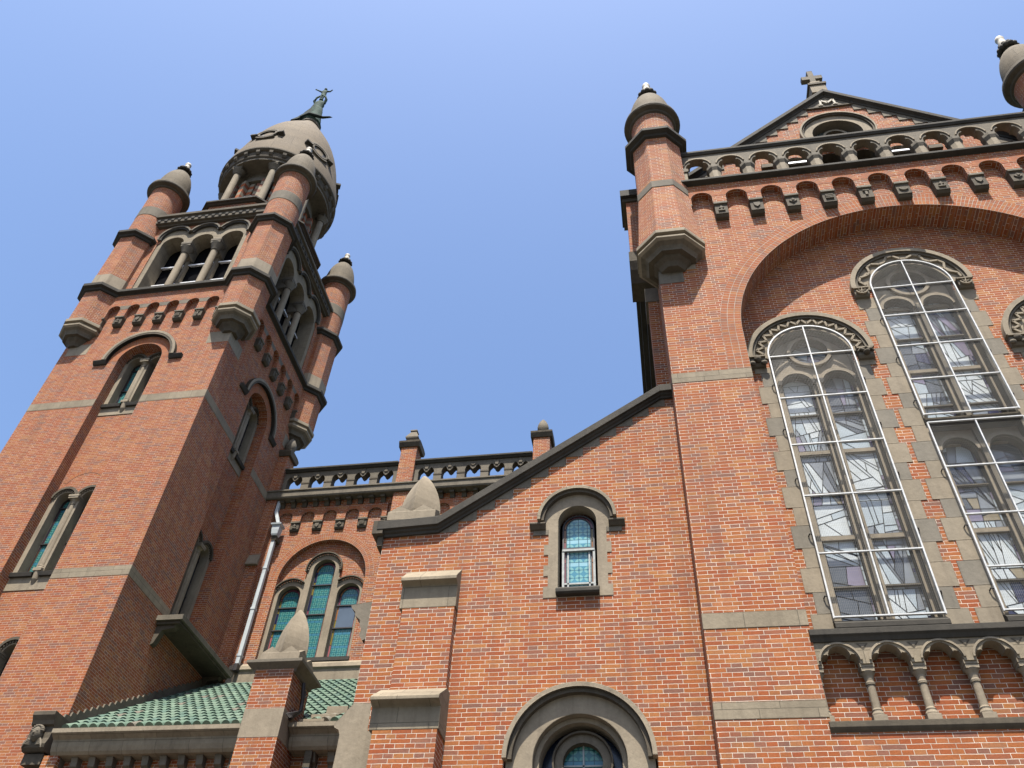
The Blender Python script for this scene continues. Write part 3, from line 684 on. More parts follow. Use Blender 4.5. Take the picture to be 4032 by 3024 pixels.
# flat hood over the aisle roof on the tower's side
q = M(SD); q.box(-14.17, -13.35, 19.9, 23.5, 12.14, 12.29, SM); q.box(-14.17, -13.43, 19.98, 23.42, 12.05, 12.14)
for yy in (20.05, 23.2): q.sweep(lambda u, z, d: (X1+d, u, z), [(0, 11.45), (.08, 11.5), (.2, 11.9), (.55, 11.95), (.6, 12.06), (0, 12.06)], yy, yy+.2)
q.build('ledge_hood', tw)

# ------------------------------------------------------------------ statue on the dome: a woman lifting a child above her head, a serpent under her feet
st = thing('statue', 'green bronze statue of a robed woman raising a child overhead, on top of the dome', 'statue', (DX, DY, 44.9))
def V(x, z, y=0): return (DX+x*1.12, DY+y*1.12, 44.9+z*1.06)
q = M(BRONZE)
q.lathe(DX, DY, [(.52, 44.92), (.62, 45.0), (.55, 45.1)], 16)
# robe and body: one surface through elliptical rings
rings = [(.02, .1, .40, .44), (.05, .5, .40, .38), (.06, 1.0, .34, .30), (.03, 1.5, .31, .26), (-.02, 1.85, .33, .26), (-.04, 2.15, .24, .20), (-.02, 2.45, .30, .21), (-.01, 2.65, .27, .18), (.0, 2.76, .10, .10)]
vs = []; n = 18
for (cx_, z, ra_, rb_) in rings:
    for i in range(n):
        a = 2*PI*i/n; f = 1+.10*math.sin(a*6+z*1.5)*(1 if z < 2 else .25)
        vs.append(V(cx_+ra_*f*math.cos(a), z, rb_*f*math.sin(a)))
q.faces(vs, [(j*n+i, j*n+(i+1) % n, (j+1)*n+(i+1) % n, (j+1)*n+i) for j in range(len(rings)-1) for i in range(n)]+[tuple(range(n))], None, None, True)
q.tube([V(0, 2.72), V(0, 2.85)], [.09, .08], 10); q.ball(V(.0, 2.99, -.02), .125, .14, .165, 14)
for sg in (-1, 1): q.tube([V(sg*.24, 2.58), V(sg*.34, 2.85, -.08), V(sg*.25, 3.15, -.12), V(sg*.12, 3.36, -.1)], [.095, .08, .065, .05], 8)
for sg in (-1, 1):
    for k in range(4): q.tube([V(sg*.12+(k-1.5)*.02, 3.36, -.1), V(sg*.08+(k-1.5)*.022, 3.46, -.1)], .016, 5)
body = q.build('figure', st)
c = M(BRONZED); vs = []; ng = 12          # mantle flowing at the back and left side
for j in range(8):
    t_ = j/7; z = 2.6-2.4*t_
    for i in range(ng+1):
        a = math.radians(150+150*i/ng); r_ = .30+.50*t_**1.6+.05*math.sin(i*1.9+j)
        vs.append(V(-.05-.42*t_**1.3+r_*math.cos(a)*1.05, z+.04*math.sin(i*2.1), r_*math.sin(a)*.7+.1))
m1 = [(j*(ng+1)+i, j*(ng+1)+i+1, (j+1)*(ng+1)+i+1, (j+1)*(ng+1)+i) for j in range(7) for i in range(ng)]
k_ = len(vs); vs += [tuple(Vector(p)+Vector((.03, .05, 0))) for p in vs]; c.faces(vs, m1+[tuple(k_+x for x in f) for f in m1], None, None, True)
c.build('mantle', st)
ch = M(BRONZE); B = 3.42                  # the child: arms spread
vs = []
for (z, a_, b_) in ((B, .10, .09), (B+.2, .15, .12), (B+.42, .13, .10), (B+.6, .16, .10), (B+.7, .06, .06)):
    for i in range(12): an = 2*PI*i/12; vs.append(V(.02+a_*math.cos(an), z, b_*math.sin(an)-.05))
ch.faces(vs, [(j*12+i, j*12+(i+1) % 12, (j+1)*12+(i+1) % 12, (j+1)*12+i) for j in range(4) for i in range(12)]+[tuple(range(12))], None, None, True)
ch.ball(V(.03, B+.83, -.05), .095, .105, .125, 12)
ch.tube([V(-.13, B+.56, -.05), V(-.32, B+.72, -.08), V(-.52, B+.93, -.08)], [.06, .045, .035], 8); ch.ball(V(-.55, B+.97, -.08), .05, .04, .06, 8)
ch.tube([V(.15, B+.56, -.05), V(.30, B+.62, .0), V(.40, B+.8, 0)], [.06, .045, .03], 8)
for sg in (-1, 1): ch.tube([V(.02+sg*.06, B+.05, -.05), V(.02+sg*.07, B-.22, -.09), V(.02+sg*.06, B-.42, -.05)], [.07, .055, .035], 8)
ch.build('child', st)
sp = M(BRONZED); sp.tube([V(.1, .25, -.55), V(.45, .15, -.45), V(.8, .05, -.35), V(1.15, .1, -.3), V(1.3, .02, -.3)], [.10, .11, .08, .06, .01], 8); sp.tube([V(-.6, .1, 0), V(-.35, .12, -.5), V(.1, .25, -.55)], [.03, .08, .10], 8); sp.build('serpent', st)

# ================================================================== CHOIR (upper wall between tower and transept)
ch_ = thing('choir', 'brick clerestory wall between the tower and the right wing, topped by a pierced stone parapet', 'church wall', (-7, 24, -1.6))
CW = 24.0; F = FR(CW)
BAYS = [-11.40, -6.27, -1.14]
m = M(BR)
holes = [archloop(c, 1.60, 12.8, 16.0, 28) for c in BAYS]
m.plate(F, rect(X1, 2.5, 5, 19.4), holes, 0, -.2)
for c in BAYS: m.plate(F, rect(c-1.7, c+1.7, 12.7, 17.8), [[(c-1.55, 12.82), (c+1.55, 12.82)] + [(c+1.55, 15.3)] + arc(c+1.07, 15.45, .50, 0, 160, 8) + arc(c, 16.55, .52, -20, 200, 12) + arc(c-1.07, 15.45, .50, 20, 180, 8) + [(c-1.55, 15.3)]], -.2)
m.build('wall', ch_)
for bi, c in enumerate(BAYS):
    voussoirs(F, ch_, c, 16.0, 1.60, 1.92, .006, soffit=-.2)
    if bi == 2: continue
    o = M(ST)
    L = []
    for cc, zs_, zb_ in ((c-1.07, 15.42, 13.0), (c, 16.45, 13.0), (c+1.07, 15.42, 13.0)): L.append([(p, max(q_, zb_)) for p, q_ in archloop(cc, .40, zb_, zs_, 18)])
    outer = [(c-1.78, 12.8), (c-1.57, 12.8), (c-1.57, 12.801), (c+1.57, 12.801), (c+1.57, 15.42)] + arc(c+1.05, 15.42, .60, 0, 130, 12)[1:] + arc(c, 16.45, .60, -10, 190, 20) + arc(c-1.05, 15.42, .60, 50, 180, 12) + [(c-1.65, 15.42)]
    outer = [(c-1.66, 12.8), (c+1.60, 12.8), (c+1.60, 15.42)] + arc(c+1.05, 15.42, .60, 0, 120, 12)[1:] + [(c+.60, 16.1)] + arc(c, 16.45, .60, -5, 185, 20) + [(c-.60, 16.1)] + arc(c-1.05, 15.42, .60, 60, 180, 12)
    o.plate(F, outer, L, -.14, -.40); w_ = o.build('window', ch_)
    for cc, zs_, a0, a1 in ((c-1.05, 15.42, 48, 180), (c, 16.45, -10, 190), (c+1.05, 15.42, 0, 132)):
        h = M(SM); h.ring(F, cc, zs_, .625, .665, -.15, -.04, a0, a1, 20, SD, SD)
        k = a0+4
        while k < a1:
            x, z = cc+.58*math.cos(math.radians(k)), zs_+.58*math.sin(math.radians(k)); h.ball(F(x, z, -.12), .036, .05, .036, 6); k += 9
        h.build('hood_mould', w_)
    for i, (cc, zs_) in enumerate(((c-1.07, 15.42), (c, 16.45), (c+1.07, 15.42))):
        pane_with_border(F, w_, cc, .385, 13.02, zs_, -.34, 300+bi*10+i, .095, bars=[15.05 if i != 1 else 15.45, 14.2] if i != 1 else [15.9, 14.75])
    if bi == 0:
        b = M(plain('grey_pane', (.10, .13, .17), .15, 0, .2, 1.5)); b.plate(F, rect(c+1.07-.30, c+1.07+.30, 14.24, 15.0), (), -.325); b.build('pane', w_)
    q = M(SB); q.fbox(F, c-1.70, c+1.62, 12.86, 12.99, -.3, .05); q.build('sill', w_)
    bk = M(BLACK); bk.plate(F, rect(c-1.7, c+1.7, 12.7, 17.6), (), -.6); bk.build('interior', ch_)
q = M(ST); q.sweep(F, [(0, 12.15), (.10, 12.15), (.10, 12.55), (.16, 12.6), (.13, 12.74), (0, 12.86)], X1, 2.5); q.build('stone_course', ch_)
for bi, c in enumerate(BAYS):
    nA = 5; cs = [c-1.87+.86*k-.02 for k in range(nA)]
    corbel_table(F, ch_, cs, .86, .26, 18.60, 19.05, 18.42, 18.02, .10, BR, c-2.33, c+2.0, .34)
for k in range(27):
    x = -13.55+.437*k
    if abs(x+8.86) < .4 or abs(x+3.7) < .4: continue
    q = M(SD); q.sweep(F, [(0, 19.06), (.12, 19.06), (.14, 19.12), (.18, 19.2), (.28, 19.22), (.28, 19.36), (0, 19.38)], x-.085, x+.085); q.build('bracket', ch_)
q = M(BR); q.fbox(F, X1, 2.5, 19.05, 19.36, 0, .05); q.build('frieze', ch_)
q = M(SM); q.sweep(F, [(-.2, 19.34), (.38, 19.34), (.41, 19.40), (.41, 19.62), (.45, 19.64), (.45, 19.70), (-.2, 19.78)], X1, 2.5); q.build('cornice', ch_)
# pilasters under the posts
for x in (-13.97, -8.86, -3.72):
    q = M(BR); q.fbox(F, x-.22 if x < -13 else x-.33, x+.22 if x < -13 else x+.33, 12.2, 19.34, -.02, .30); pl_ = q.build('pilaster', ch_)
    q = M(ST); hw_ = .24 if x < -13 else .35; q.sweep(F, [(.29, 16.45), (.42, 16.45), (.42, 16.52), (.29, 16.95)], x-hw_, x+hw_); q.build('weathering_stone', pl_)
# parapet bays
def chunk(u0, u1, n):
    p = M(SM); wd = (u1-u0)/n; Fp = FR(23.72); L = []
    for k in range(n):
        a = u0+wd*(k+.5); h = wd*.33
        L.append([(a-h, 19.80), (a+h, 19.80), (a+h, 20.12), (a+h+.01, 20.22), (a+h-.02, 20.34), (a+h*.62, 20.44), (a+h*.38, 20.36), (a+h*.25, 20.28), (a, 20.22), (a-h*.25, 20.28), (a-h*.38, 20.36), (a-h*.62, 20.44), (a-h+.02, 20.34), (a-h-.01, 20.22), (a-h, 20.12)])
    p.plate(Fp, rect(u0, u1, 19.66, 20.66), L, 0, -.30, True, True, rmat=SD); o = p.build('parapet', ch_)
    for k in range(n+1):
        a = u0+wd*k
        if 0 < k < n: q = M(SD); q.fbox(Fp, a-wd*.17-.012, a+wd*.17+.012, 20.06, 20.12, -.02, .014); q.build('moulding', o)
        if k < n:
            e = M(SM); a = u0+wd*(k+.5); z = 20.46
            if k % 3 == 0: e.plate(Fp, [(a-.05, z-.1), (a+.05, z-.1), (a+.1, z+.11), (a, z+.05), (a-.1, z+.11)], (), .035, 0, True)
            elif k % 3 == 1: e.plate(Fp, [(a-.07, z-.08), (a+.07, z-.08), (a+.02, z+.12), (a-.02, z+.12)], (), .035, 0, True)
            else: e.ring(Fp, a, z+.02, .05, .09, 0, .035, 180, 360, 10)
            e.build('carved_emblem', o)
    q = M(SB); q.sweep(Fp, [(-.33, 20.62), (.05, 20.62), (.10, 20.68), (.14, 20.70), (.14, 20.77), (-.33, 20.84)], u0, u1); q.build('coping', o)
chunk(-13.72, -9.20, 5); chunk(-8.52, -4.05, 5); chunk(-3.38, 1.2, 5)
it = M(IRON)          # iron cresting of the roof behind
for k in range(40):
    x = -13.4+k*.4
    it.ring(FR(24.6), x, 20.35, .13, .15, 0, .02, 0, 180, 8); it.ring(FR(24.6), x, 20.10, .05, .07, 0, .02, 0, 359, 8)
it.fbox(FR(24.6), -13.9, 2.4, 20.32, 20.36, 0, .03); it.fbox(FR(24.6), -13.9, 2.4, 20.48, 20.51, 0, .03)
for k in range(9): it.fbox(FR(24.6), -13.7+k*2, -13.67+k*2, 19.4, 20.5, 0, .03)
it.build('iron_cresting', ch_)
for pi_, x in enumerate((-13.97, -8.86, -3.72)):
    h = .2 if pi_ == 0 else .31
    q = M(BR); q.box(x-h, x+h, 23.62, 23.62+2*max(h, .3), 19.68, 21.45); po = q.build('parapet_post', ch_)
    q = M(SD); yc = 23.62+max(h, .3); hy = max(h, .3)
    q.sweep(lambda u, z, d: (u, yc-d, z), [(-hy-.12, 21.62), (-hy-.04, 21.45), (hy+.04, 21.45), (hy+.12, 21.62), (hy+.13, 21.70), (hy-.05, 21.76), (-hy+.05, 21.76), (-hy-.13, 21.70)], x-h-.10, x+h+.10); q.build('cap', po)
    f = M(SM)
    if pi_ == 1:
        f.lathe(x, yc, [(.20, 21.74), (.17, 21.86), (.25, 22.0), (.26, 22.06), (.11, 22.42), (.14, 22.46), (.13, 22.52)], 4, smooth=False, rot=PI/4)
    else:
        f.lathe(x, yc, [(.18, 21.74), (.20, 21.80), (.12, 21.86), (.16, 21.92), (.215, 22.06), (.22, 22.2), (.19, 22.34), (.12, 22.5), (.03, 22.62)], 20, curve=True)
    f.build('finial', po)

# ================================================================== AISLE with green tiled lean-to roof
ai = thing('aisle', 'low brick aisle with green glazed lean-to roof and stone gutter, below the tower', 'church aisle', (-9, 20, -1.6))
q = M(BR); q.plate(FR(17.75), rect(-13.85, -1, -1.6, 7.75)); q.box(-13.9, -13.55, 17.45, 17.75, -1.6, 7.3); q.build('wall', ai)
def gutter(u0, u1):
    q = M(STJ); Fg = FR(17.75)
    q.sweep(Fg, [(0, 7.28), (.30, 7.30), (.36, 7.36), (.40, 7.46), (.42, 7.60), (.54, 7.68), (.56, 7.70), (.56, 7.80), (.50, 7.82), (.46, 7.80), (0, 7.80)], u0, u1); o = q.build('gutter', ai)
    q = M(ST); q.fbox(Fg, u0-.01, u1+.01, 7.70, 7.805, .50, .575); q.build('gutter_lip', o)
gutter(-13.75, -9.05); gutter(-8.08, -4.6)
for k in range(21):
    x = -13.62+.432*k
    if -9.15 < x < -7.95: continue
    q = M(SM); q.sweep(FR(17.75), [(0, 7.0), (.05, 7.0), (.07, 7.06), (.16, 7.1), (.18, 7.2), (.22, 7.29), (0, 7.29)], x-.08, x+.08); q.build('bracket', ai)
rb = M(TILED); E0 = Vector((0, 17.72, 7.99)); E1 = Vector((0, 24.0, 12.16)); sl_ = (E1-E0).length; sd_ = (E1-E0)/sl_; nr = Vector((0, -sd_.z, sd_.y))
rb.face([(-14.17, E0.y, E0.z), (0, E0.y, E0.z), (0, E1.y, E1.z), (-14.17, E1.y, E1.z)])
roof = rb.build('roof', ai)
TM = [TILE, plain('green_glazed_tile_pale', (.135, .20, .14), .65, 0, .4, 6), plain('green_glazed_tile_teal', (.085, .15, .112), .6, 0, .35, 6), plain('weathered_tile', (.15, .135, .10), .8, 0, .4, 6)]
tl_ = M(TILE); pitch = .235; rr = .10; course = .40; rnd = random.Random(5)
nx = int((13.95-5)/pitch)
for i in range(nx):
    x = -13.95+pitch*(i+.5)
    for j in range(int(sl_/course)):
        mt = TM[rnd.choices((0, 1, 2, 3), (5, 4, 2, .5 if x < -8.1 or j > 3 else 6))[0]]
        a = E0+sd_*(j*course-.03); b = E0+sd_*((j+1)*course+.03)
        vs = []
        for P_, r_, hgt in ((a, rr*1.05, .052), (b, rr*.86, .028)):
            for k in range(7):
                an = PI*k/6; vs.append(tuple(P_+Vector((x+r_*math.cos(an), 0, 0))+nr*(hgt+r_*math.sin(an)*.95)))
        tl_.faces(vs, [(k, k+1, 8+k, 7+k) for k in range(6)], mt, None, True)
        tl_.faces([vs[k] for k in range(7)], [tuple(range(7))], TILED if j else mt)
        # pan tile between
        xp = x+pitch/2
        p4 = [tuple(P_+Vector((xp+sx*pitch*.42, 0, 0))+nr*hh) for P_, hh in ((a, .035), (b, .012)) for sx in (-1, 1)]
        tl_.faces(p4, [(0, 1, 3, 2)], mt)
tl_.build('tile_courses', roof)
q = M(SM)       # stepped flashing on the tower's side
ns = 30; pts = [E0+sd_*(sl_*k/ns)+nr*.16 for k in range(ns+1)]
loop = [(E0.y, E0.z)]
for k in range(ns):
    y_, z_ = pts[k].y, pts[k].z; y2, z2 = pts[k+1].y, pts[k+1].z; loop += [(y_, z_+.08), (y_+.03, z_+.20)]
loop += [(E1.y, E1.z+.2), (E1.y, E1.z)]
q.plate(SR(X1), loop, (), .05, 0, True); q.build('flashing', roof)
# winged head block at the gutter's end
hb = M(SD); hx0, hx1 = -14.62, -14.05
hb.sweep(lambda u, z, d: (u, 17.75-d, z), [(-.25, 7.45), (.18, 7.45), (.25, 7.52), (.27, 7.60), (.21, 7.75), (.19, 8.02), (.26, 8.05), (.28, 8.14), (.35, 8.24), (.35, 8.33), (-.25, 8.33)], hx0, hx1)
hb.box(hx0+.06, hx1-.02, 17.62, 18.0, 7.18, 7.42, SD); hbo = hb.build('head_block', ai)
hd = M(SM); hc = (-14.36, 17.50, 7.82)
hd.ball(hc, .135, .15, .185, 14); hd.ball((hc[0], hc[1]-.145, hc[2]-.015), .025, .03, .04, 8); hd.ball((hc[0], hc[1]-.125, hc[2]-.085), .04, .02, .014, 8)
for sg in (-1, 1):
    hd.ball((hc[0]+sg*.052, hc[1]-.122, hc[2]+.035), .026, .018, .016, 8)
    for k in range(4): hd.tube([(hc[0]+sg*.05, 17.50, 7.64-k*.02), (hc[0]+sg*(.15+.02*k), 17.47, 7.70-k*.035), (hc[0]+sg*(.21+.01*k), 17.48, 7.62-k*.04)], [.02, .03, .012], 6)
for k in range(9): a = PI*k/8; hd.ball((hc[0]+.12*math.cos(a), hc[1]-.03, hc[2]+.07+.11*math.sin(a)), .045, .08, .04, 6)
hd.build('carved_head', hbo)
# broken coping stones lying on the roof edge
for (a, b, c_, d_) in ((-7.75, -7.3, 17.95, .16), (-7.95, -7.5, 17.75, .12), (-7.5, -7.15, 18.15, .2)):
    pass
k_ = 0
for lab, (xa, xb, ya, yb, za, zb) in (('long flat stone block lying lowest on the green roof edge beside the brick pier', (-8.0, -7.42, 17.45, 17.8, 7.81, 7.99)), ('stone block resting behind the lowest flat stone on the roof edge', (-7.92, -7.30, 17.82, 18.15, 8.06, 8.26)), ('square stone block highest up on the roof edge beside the brick pier', (-7.72, -7.22, 18.2, 18.55, 8.36, 8.62))):
    q = M(ST); q.box(xa, xb, ya, yb, za, zb); o = q.build('stone_block', None, ((xa+xb)/2, (ya+yb)/2, za)); o['label'] = lab; o['category'] = 'stone block'; o['group'] = 'loose stone blocks on the roof edge'

# ================================================================== free-standing pier in front of the aisle
pr = thing('brick_pier', 'square brick pier with stone band and pointed stone spike, before the green roof', 'pier', (-8.55, 17.2, -1.6))
q = M(BR); q.box(-9.0, -8.1, 16.8, 17.85, -1.6, 8.86); q.build('shaft', pr)
q = M(ST); q.box(-9.006, -8.094, 16.794, 17.6, 7.33, 7.95); q.build('stone_band', pr)
q = M(SM)
q.lathe(-8.55, 17.32, [(.46, 8.78), (.50, 8.80), (.52, 8.86), (.57, 8.90), (.66, 8.97), (.66, 9.04), (.50, 9.12)], 4, smooth=False, rot=PI/4); q.build('cap', pr)
def spike(parent, x, y, z, w_, h, name='spike'):
    q = M(ST); hw = w_/2
    q.box(x-hw, x+hw, y-hw, y+hw, z, z+h*.13)
    prof = [(hw*k1, z+h*k2) for k1, k2 in ((.60, .13), (.63, .22), (.635, .32), (.61, .44), (.56, .55), (.49, .66), (.40, .76), (.29, .86), (.17, .94), (.04, 1.0))]
    q.lathe(x, y, prof, 4, smooth=False, rot=0)
    for a in range(4):      # gablets
        ca, sa = math.cos(a*PI/2), math.sin(a*PI/2)
        R_ = lambda u, v: (x+u*ca-v*sa, y+u*sa+v*ca)
        z0 = z+h*.13
        for off in (-hw*.5, hw*.5):
            A, B, C_ = R_(off-hw*.48, -hw), R_(off+hw*.48, -hw), R_(off, -hw); D = R_(off, -hw*.3)
            q.face([(*A, z0), (*B, z0), (*C_, z0+h*.10)]); q.face([(*A, z0), (*C_, z0+h*.10), (*D, z0+h*.1)]); q.face([(*B, z0), (*C_, z0+h*.10), (*D, z0+h*.1)])
    return q.build(name, parent)
spike(pr, -8.55, 17.34, 9.10, .94, 1.56)
cb = M(LEAD)
for k in range(6):
    a = k*.9; cb.tube([(-8.02+.02*k, 17.3+.03*k, 8.75-.05*k), (-7.98+.02*math.sin(a), 17.35, 8.4), (-8.0, 17.4+.03*math.cos(a), 8.15), (-8.04+.03*k, 17.2-.04*k, 7.95), (-8.06, 17.1-.05*k, 7.84)], .013 if k else .05, 6)
o = cb.build('cable_bundle', None, (-8.0, 17.3, 7.85)); o['label'] = 'black cable bundle hanging down the side of the brick pier with the spike'; o['category'] = 'cable'

# ------------------------------------------------------------------ rain pipes
rp = thing('rain_pipe', 'pale square rain pipe with a cranked top and hopper head, beside the tower', 'rain pipe', (-13.48, 23.8, 12.3))
def sq_tube(m, pts, r): m.tube(pts, r*1.414, 4, smooth=False)
q = M(PIPE); sq_tube(q, [(-13.66, 23.78, 19.30), (-13.66, 23.78, 18.80), (-13.38, 23.70, 18.15)], .055); q.build('upper_pipe', rp)
q = M(PIPE); q.lathe(-13.40, 23.70, [(.10, 17.66), (.12, 17.72), (.14, 17.9), (.145, 18.04), (.19, 18.08), (.20, 18.14), (.17, 18.16)], 4, smooth=False, rot=PI/4); q.build('hopper_head', rp)
q = M(SD); q.box(-13.5, -13.3, 23.66, 23.98, 17.50, 17.66); q.build('hopper_bracket', rp)
q = M(PIPE); sq_tube(q, [(-13.43, 23.76, 17.6), (-13.43, 23.76, 12.75)], .065); q.build('pipe', rp)
for z in (16.3, 14.7, 13.0):
    q = M(PIPE); q.box(-13.51, -13.35, 23.68, 23.86, z, z+.07); q.build('pipe_clip', rp)
q = M(LEAD); q.box(-13.5, -13.36, 23.66, 23.86, 12.5, 12.72); q.build('outlet_shoe', rp)
for x, lab in ((-9.32, 'short pale downpipe below the stone gutter, just left of the brick pier'), (-7.62, 'short pale downpipe below the stone gutter, just right of the brick pier')):
    t_ = thing('rain_pipe', lab, 'rain pipe', (x, 17.5, -1.6), 'downpipes under the gutter')
    q = M(PIPE); q.box(x-.07, x+.07, 17.48, 17.60, -1.6, 6.95); q.build('pipe', t_)
    q = M(SD); q.box(x-.08, x+.08, 17.46, 17.62, 6.95, 7.3); q.build('outlet', t_)

# ================================================================== RIGHT WING: low gabled block with sloping coping
AY = 12.6; F = FR(AY); XT0, XT1 = .684, 11.42
wg = thing('transept_wing', 'brick block with a sloping dark stone coping, one narrow arched window and a round window', 'church wing', (-2, 14, -1.6))
CO = [(-4.95, 9.18), (-3.86, 9.22), (.45, 12.06), (.70, 12.06)]
win = archloop(-1.285, .355, 7.90, 9.32, 20)
rw = [(-2.42, 3.0), (-.16, 3.0), (-.16, 5.0)] + arc(-1.29, 5.05, 1.10, 0, 180, 40)[1:-1] + [(-2.42, 5.0)]
m = M(BR); m.plate(F, [(-4.915, -1.6), (XT0+.02, -1.6)] + [(XT0+.02, 12.3), (.45, 12.28), (-3.87, 9.28), (-4.915, 9.24)], [win, rw], 0, -.3)
m.face([(-4.915, AY, -1.6), (-4.915, 24, -1.6), (-4.915, 24, 9.2), (-4.915, AY, 9.2)])
m.build('wall', wg)
q = M(SB)       # coping: front and soffit
prof = [(0, -.02), (.045, -.02), (.05, .03), (.085, .05), (.10, .09), (.15, .10), (.15, .27), (.12, .30), (-.5, .32)]
path = [(-5.03, 9.20), (-3.87, 9.25), (.44, 12.24), (XT0, 12.25)]
for a, b in zip(path[:-1], path[1:]):
    v = [F(*(a[0], a[1]+z), d) for d, z in prof]+[F(*(b[0], b[1]+z), d) for d, z in prof]; n = len(prof)
    q.faces(v, [(i, (i+1) % n, n+(i+1) % n, n+i) for i in range(n)]+[tuple(range(n)), tuple(range(n, 2*n))])
q.box(-5.12, -4.916, 12.46, 13.6, 9.22, 9.51, SD); q.box(-5.02, -4.916, 12.55, 13.6, 9.0, 9.22, SD)
q.build('coping', wg)
stp = M(SM); n = 13; dx = .335; x = -3.84      # stepped kneeler stones under the coping
for k in range(n):
    xa, xb = x+dx*k, x+dx*(k+1); zt = lambda u: 9.25+(u+3.87)*.694
    stp2 = M(SM); stp2.plate(F, [(xa, zt(xa)-.03), (xb, zt(xa)-.03), (xb, zt(xb)+.05), (xa, zt(xa)+.05)], (), .006, -.05, True); stp2.build('kneeler_stone', wg)
spike(wg, -4.45, 13.05, 9.60, .94, 1.40, 'spike')
# stone dressings of the narrow window
o = M(ST); cz = 9.32; cx_ = -1.285
def quoin_edge(sg, alt):
    pts = []; z = 9.12; k = alt; zz = [9.12, 8.84, 8.62, 8.41, 8.19, 7.98, 7.76]
    for i in range(len(zz)-1):
        e = .52 if (i+alt) % 2 == 0 else .60; pts += [(cx_+sg*e, zz[i]), (cx_+sg*e, zz[i+1])]
    return pts
R_ = quoin_edge(1, 0); L_ = quoin_edge(-1, 0)
outer = L_[::-1] + [(cx_-.60, 9.12), (cx_-.60, 9.32)] + arc(cx_, cz, .60, 180, 0, 28)[1:-1] + [(cx_+.60, 9.32), (cx_+.60, 9.12)] + R_
outer = [p for i, p in enumerate(outer) if i == 0 or p != outer[i-1]]
inner = [(cx_-.345, 7.765), (cx_+.345, 7.765), (cx_+.345, cz)] + arc(cx_, cz, .345, 0, 180, 24)[1:-1] + [(cx_-.345, cz)]
o.plate(F, outer, [inner], .012, -.26); wi = o.build('window', wg)
h = M(SM); h.ring(F, cx_, cz, .60, .66, 0, .10, 0, 180, 36, SD, SD); h.ring(F, cx_, cz, .66, .72, 0, .15, 0, 180, 36, STJ, SM)
for sg in (-1, 1):
    a, b = sorted((cx_+sg*.57, cx_+sg*.86)); h.sweep(F, [(0, cz-.17), (.04, cz-.16), (.08, cz-.11), (.11, cz-.08), (.11, cz-.05), (0, cz-.03)], a, b, SD)
    a, b = sorted((cx_+sg*.52, cx_+sg*.80)); h.sweep(F, [(0, cz-.27), (.014, cz-.27), (.014, cz-.16), (0, cz-.16)], a, b, SM)
h.build('hood_mould', wi)
pane_with_border(F, wi, cx_, .29, 8.02, 9.30, -.21, 402, .065, BLUEG, bars=[8.84], barmat=LEAD)
q = M(plain('worn_white_frame', (.42, .44, .42), .6, 0, .5, 9))
for sg in (-1, 1): q.fbox(F, cx_+sg*.275-.02, cx_+sg*.275+.02, 8.0, 8.80, -.21, -.16); q.fbox(F, cx_+sg*.19-.013, cx_+sg*.19+.013, 8.04, 8.80, -.21, -.18)
q.fbox(F, cx_-.29, cx_+.29, 7.99, 8.04, -.21, -.16); q.fbox(F, cx_-.27, cx_+.27, 8.12, 8.15, -.21, -.18); q.fbox(F, cx_-.29, cx_+.29, 8.79, 8.83, -.21, -.15); q.build('lower_sash', wi)
q = M(SB); q.sweep(F, [(-.25, 7.77), (.10, 7.77), (.13, 7.80), (.13, 7.86), (.0, 7.96), (-.25, 8.0)], cx_-.37, cx_+.37); q.build('sill', wi)
bk = M(BLACK); bk.box(-2.4, -.2, 13.25, 13.3, 2.5, 10.5); bk.build('interior', wg)
# round window in an arched stone frame
o = M(ST); cx_, cz = -1.29, 5.05
o.plate(F, [(cx_-1.10, 3.1), (cx_-.70, 3.1), (cx_-.70, cz)] + arc(cx_, cz, .70, 180, 0, 36)[1:-1] + [(cx_+.70, cz), (cx_+.70, 3.1), (cx_+1.10, 3.1), (cx_+1.10, cz)] + arc(cx_, cz, 1.10, 0, 180, 40)[1:-1] + [(cx_-1.10, cz)], (), -.03)
o.ring(F, cx_, cz, .70, .70001, -.16, -.03, 0, 180, 36, legs=1.9); o.ring(F, cx_, cz, .62, .70, -.45, -.16, 0, 180, 36, ST, ST, legs=1.9)
ro = o.build('round_window', wg)
h = M(SM); h.ring(F, cx_, cz, 1.0, 1.07, -.03, .07, 0, 180, 40, SD, SD, legs=.0); h.ring(F, cx_, cz, 1.07, 1.14, -.03, .13, 0, 180, 40, ST, SM, legs=.0); h.build('hood_mould', ro)
t_ = M(SM); c2, cz2 = -1.27, 5.12
t_.ring(F, c2, cz2, .30, .43, -.5, -.30, 0, 360, 40, SM, SD); t_.ring(F, c2, cz2, .43, .46, -.5, -.24, 0, 360, 40, SD, SD)
t_.build('tracery', ro)
gl = M(TEAL); gl.plate(F, arc(c2, cz2, .30, 0, 351, 40), (), -.44, uv=lambda a, b: (a-c2+.08, b-cz2)); go_ = gl.build('pane', ro)
b = M(plain('grey_glazing_bar', (.3, .33, .33), .5)); b.fbox(F, c2-.012, c2+.012, cz2-.3, cz2+.3, -.44, -.42); b.fbox(F, c2-.3, c2+.3, cz2-.012, cz2+.012, -.44, -.42); b.build('window_bar', go_)
gl = M(plain('dark_blue_glass', (.012, .02, .04), .2)); gl.plate(F, rect(cx_-.7, cx_+.7, 3.1, 5.8), (), -.49); gl.build('side_pane', ro)
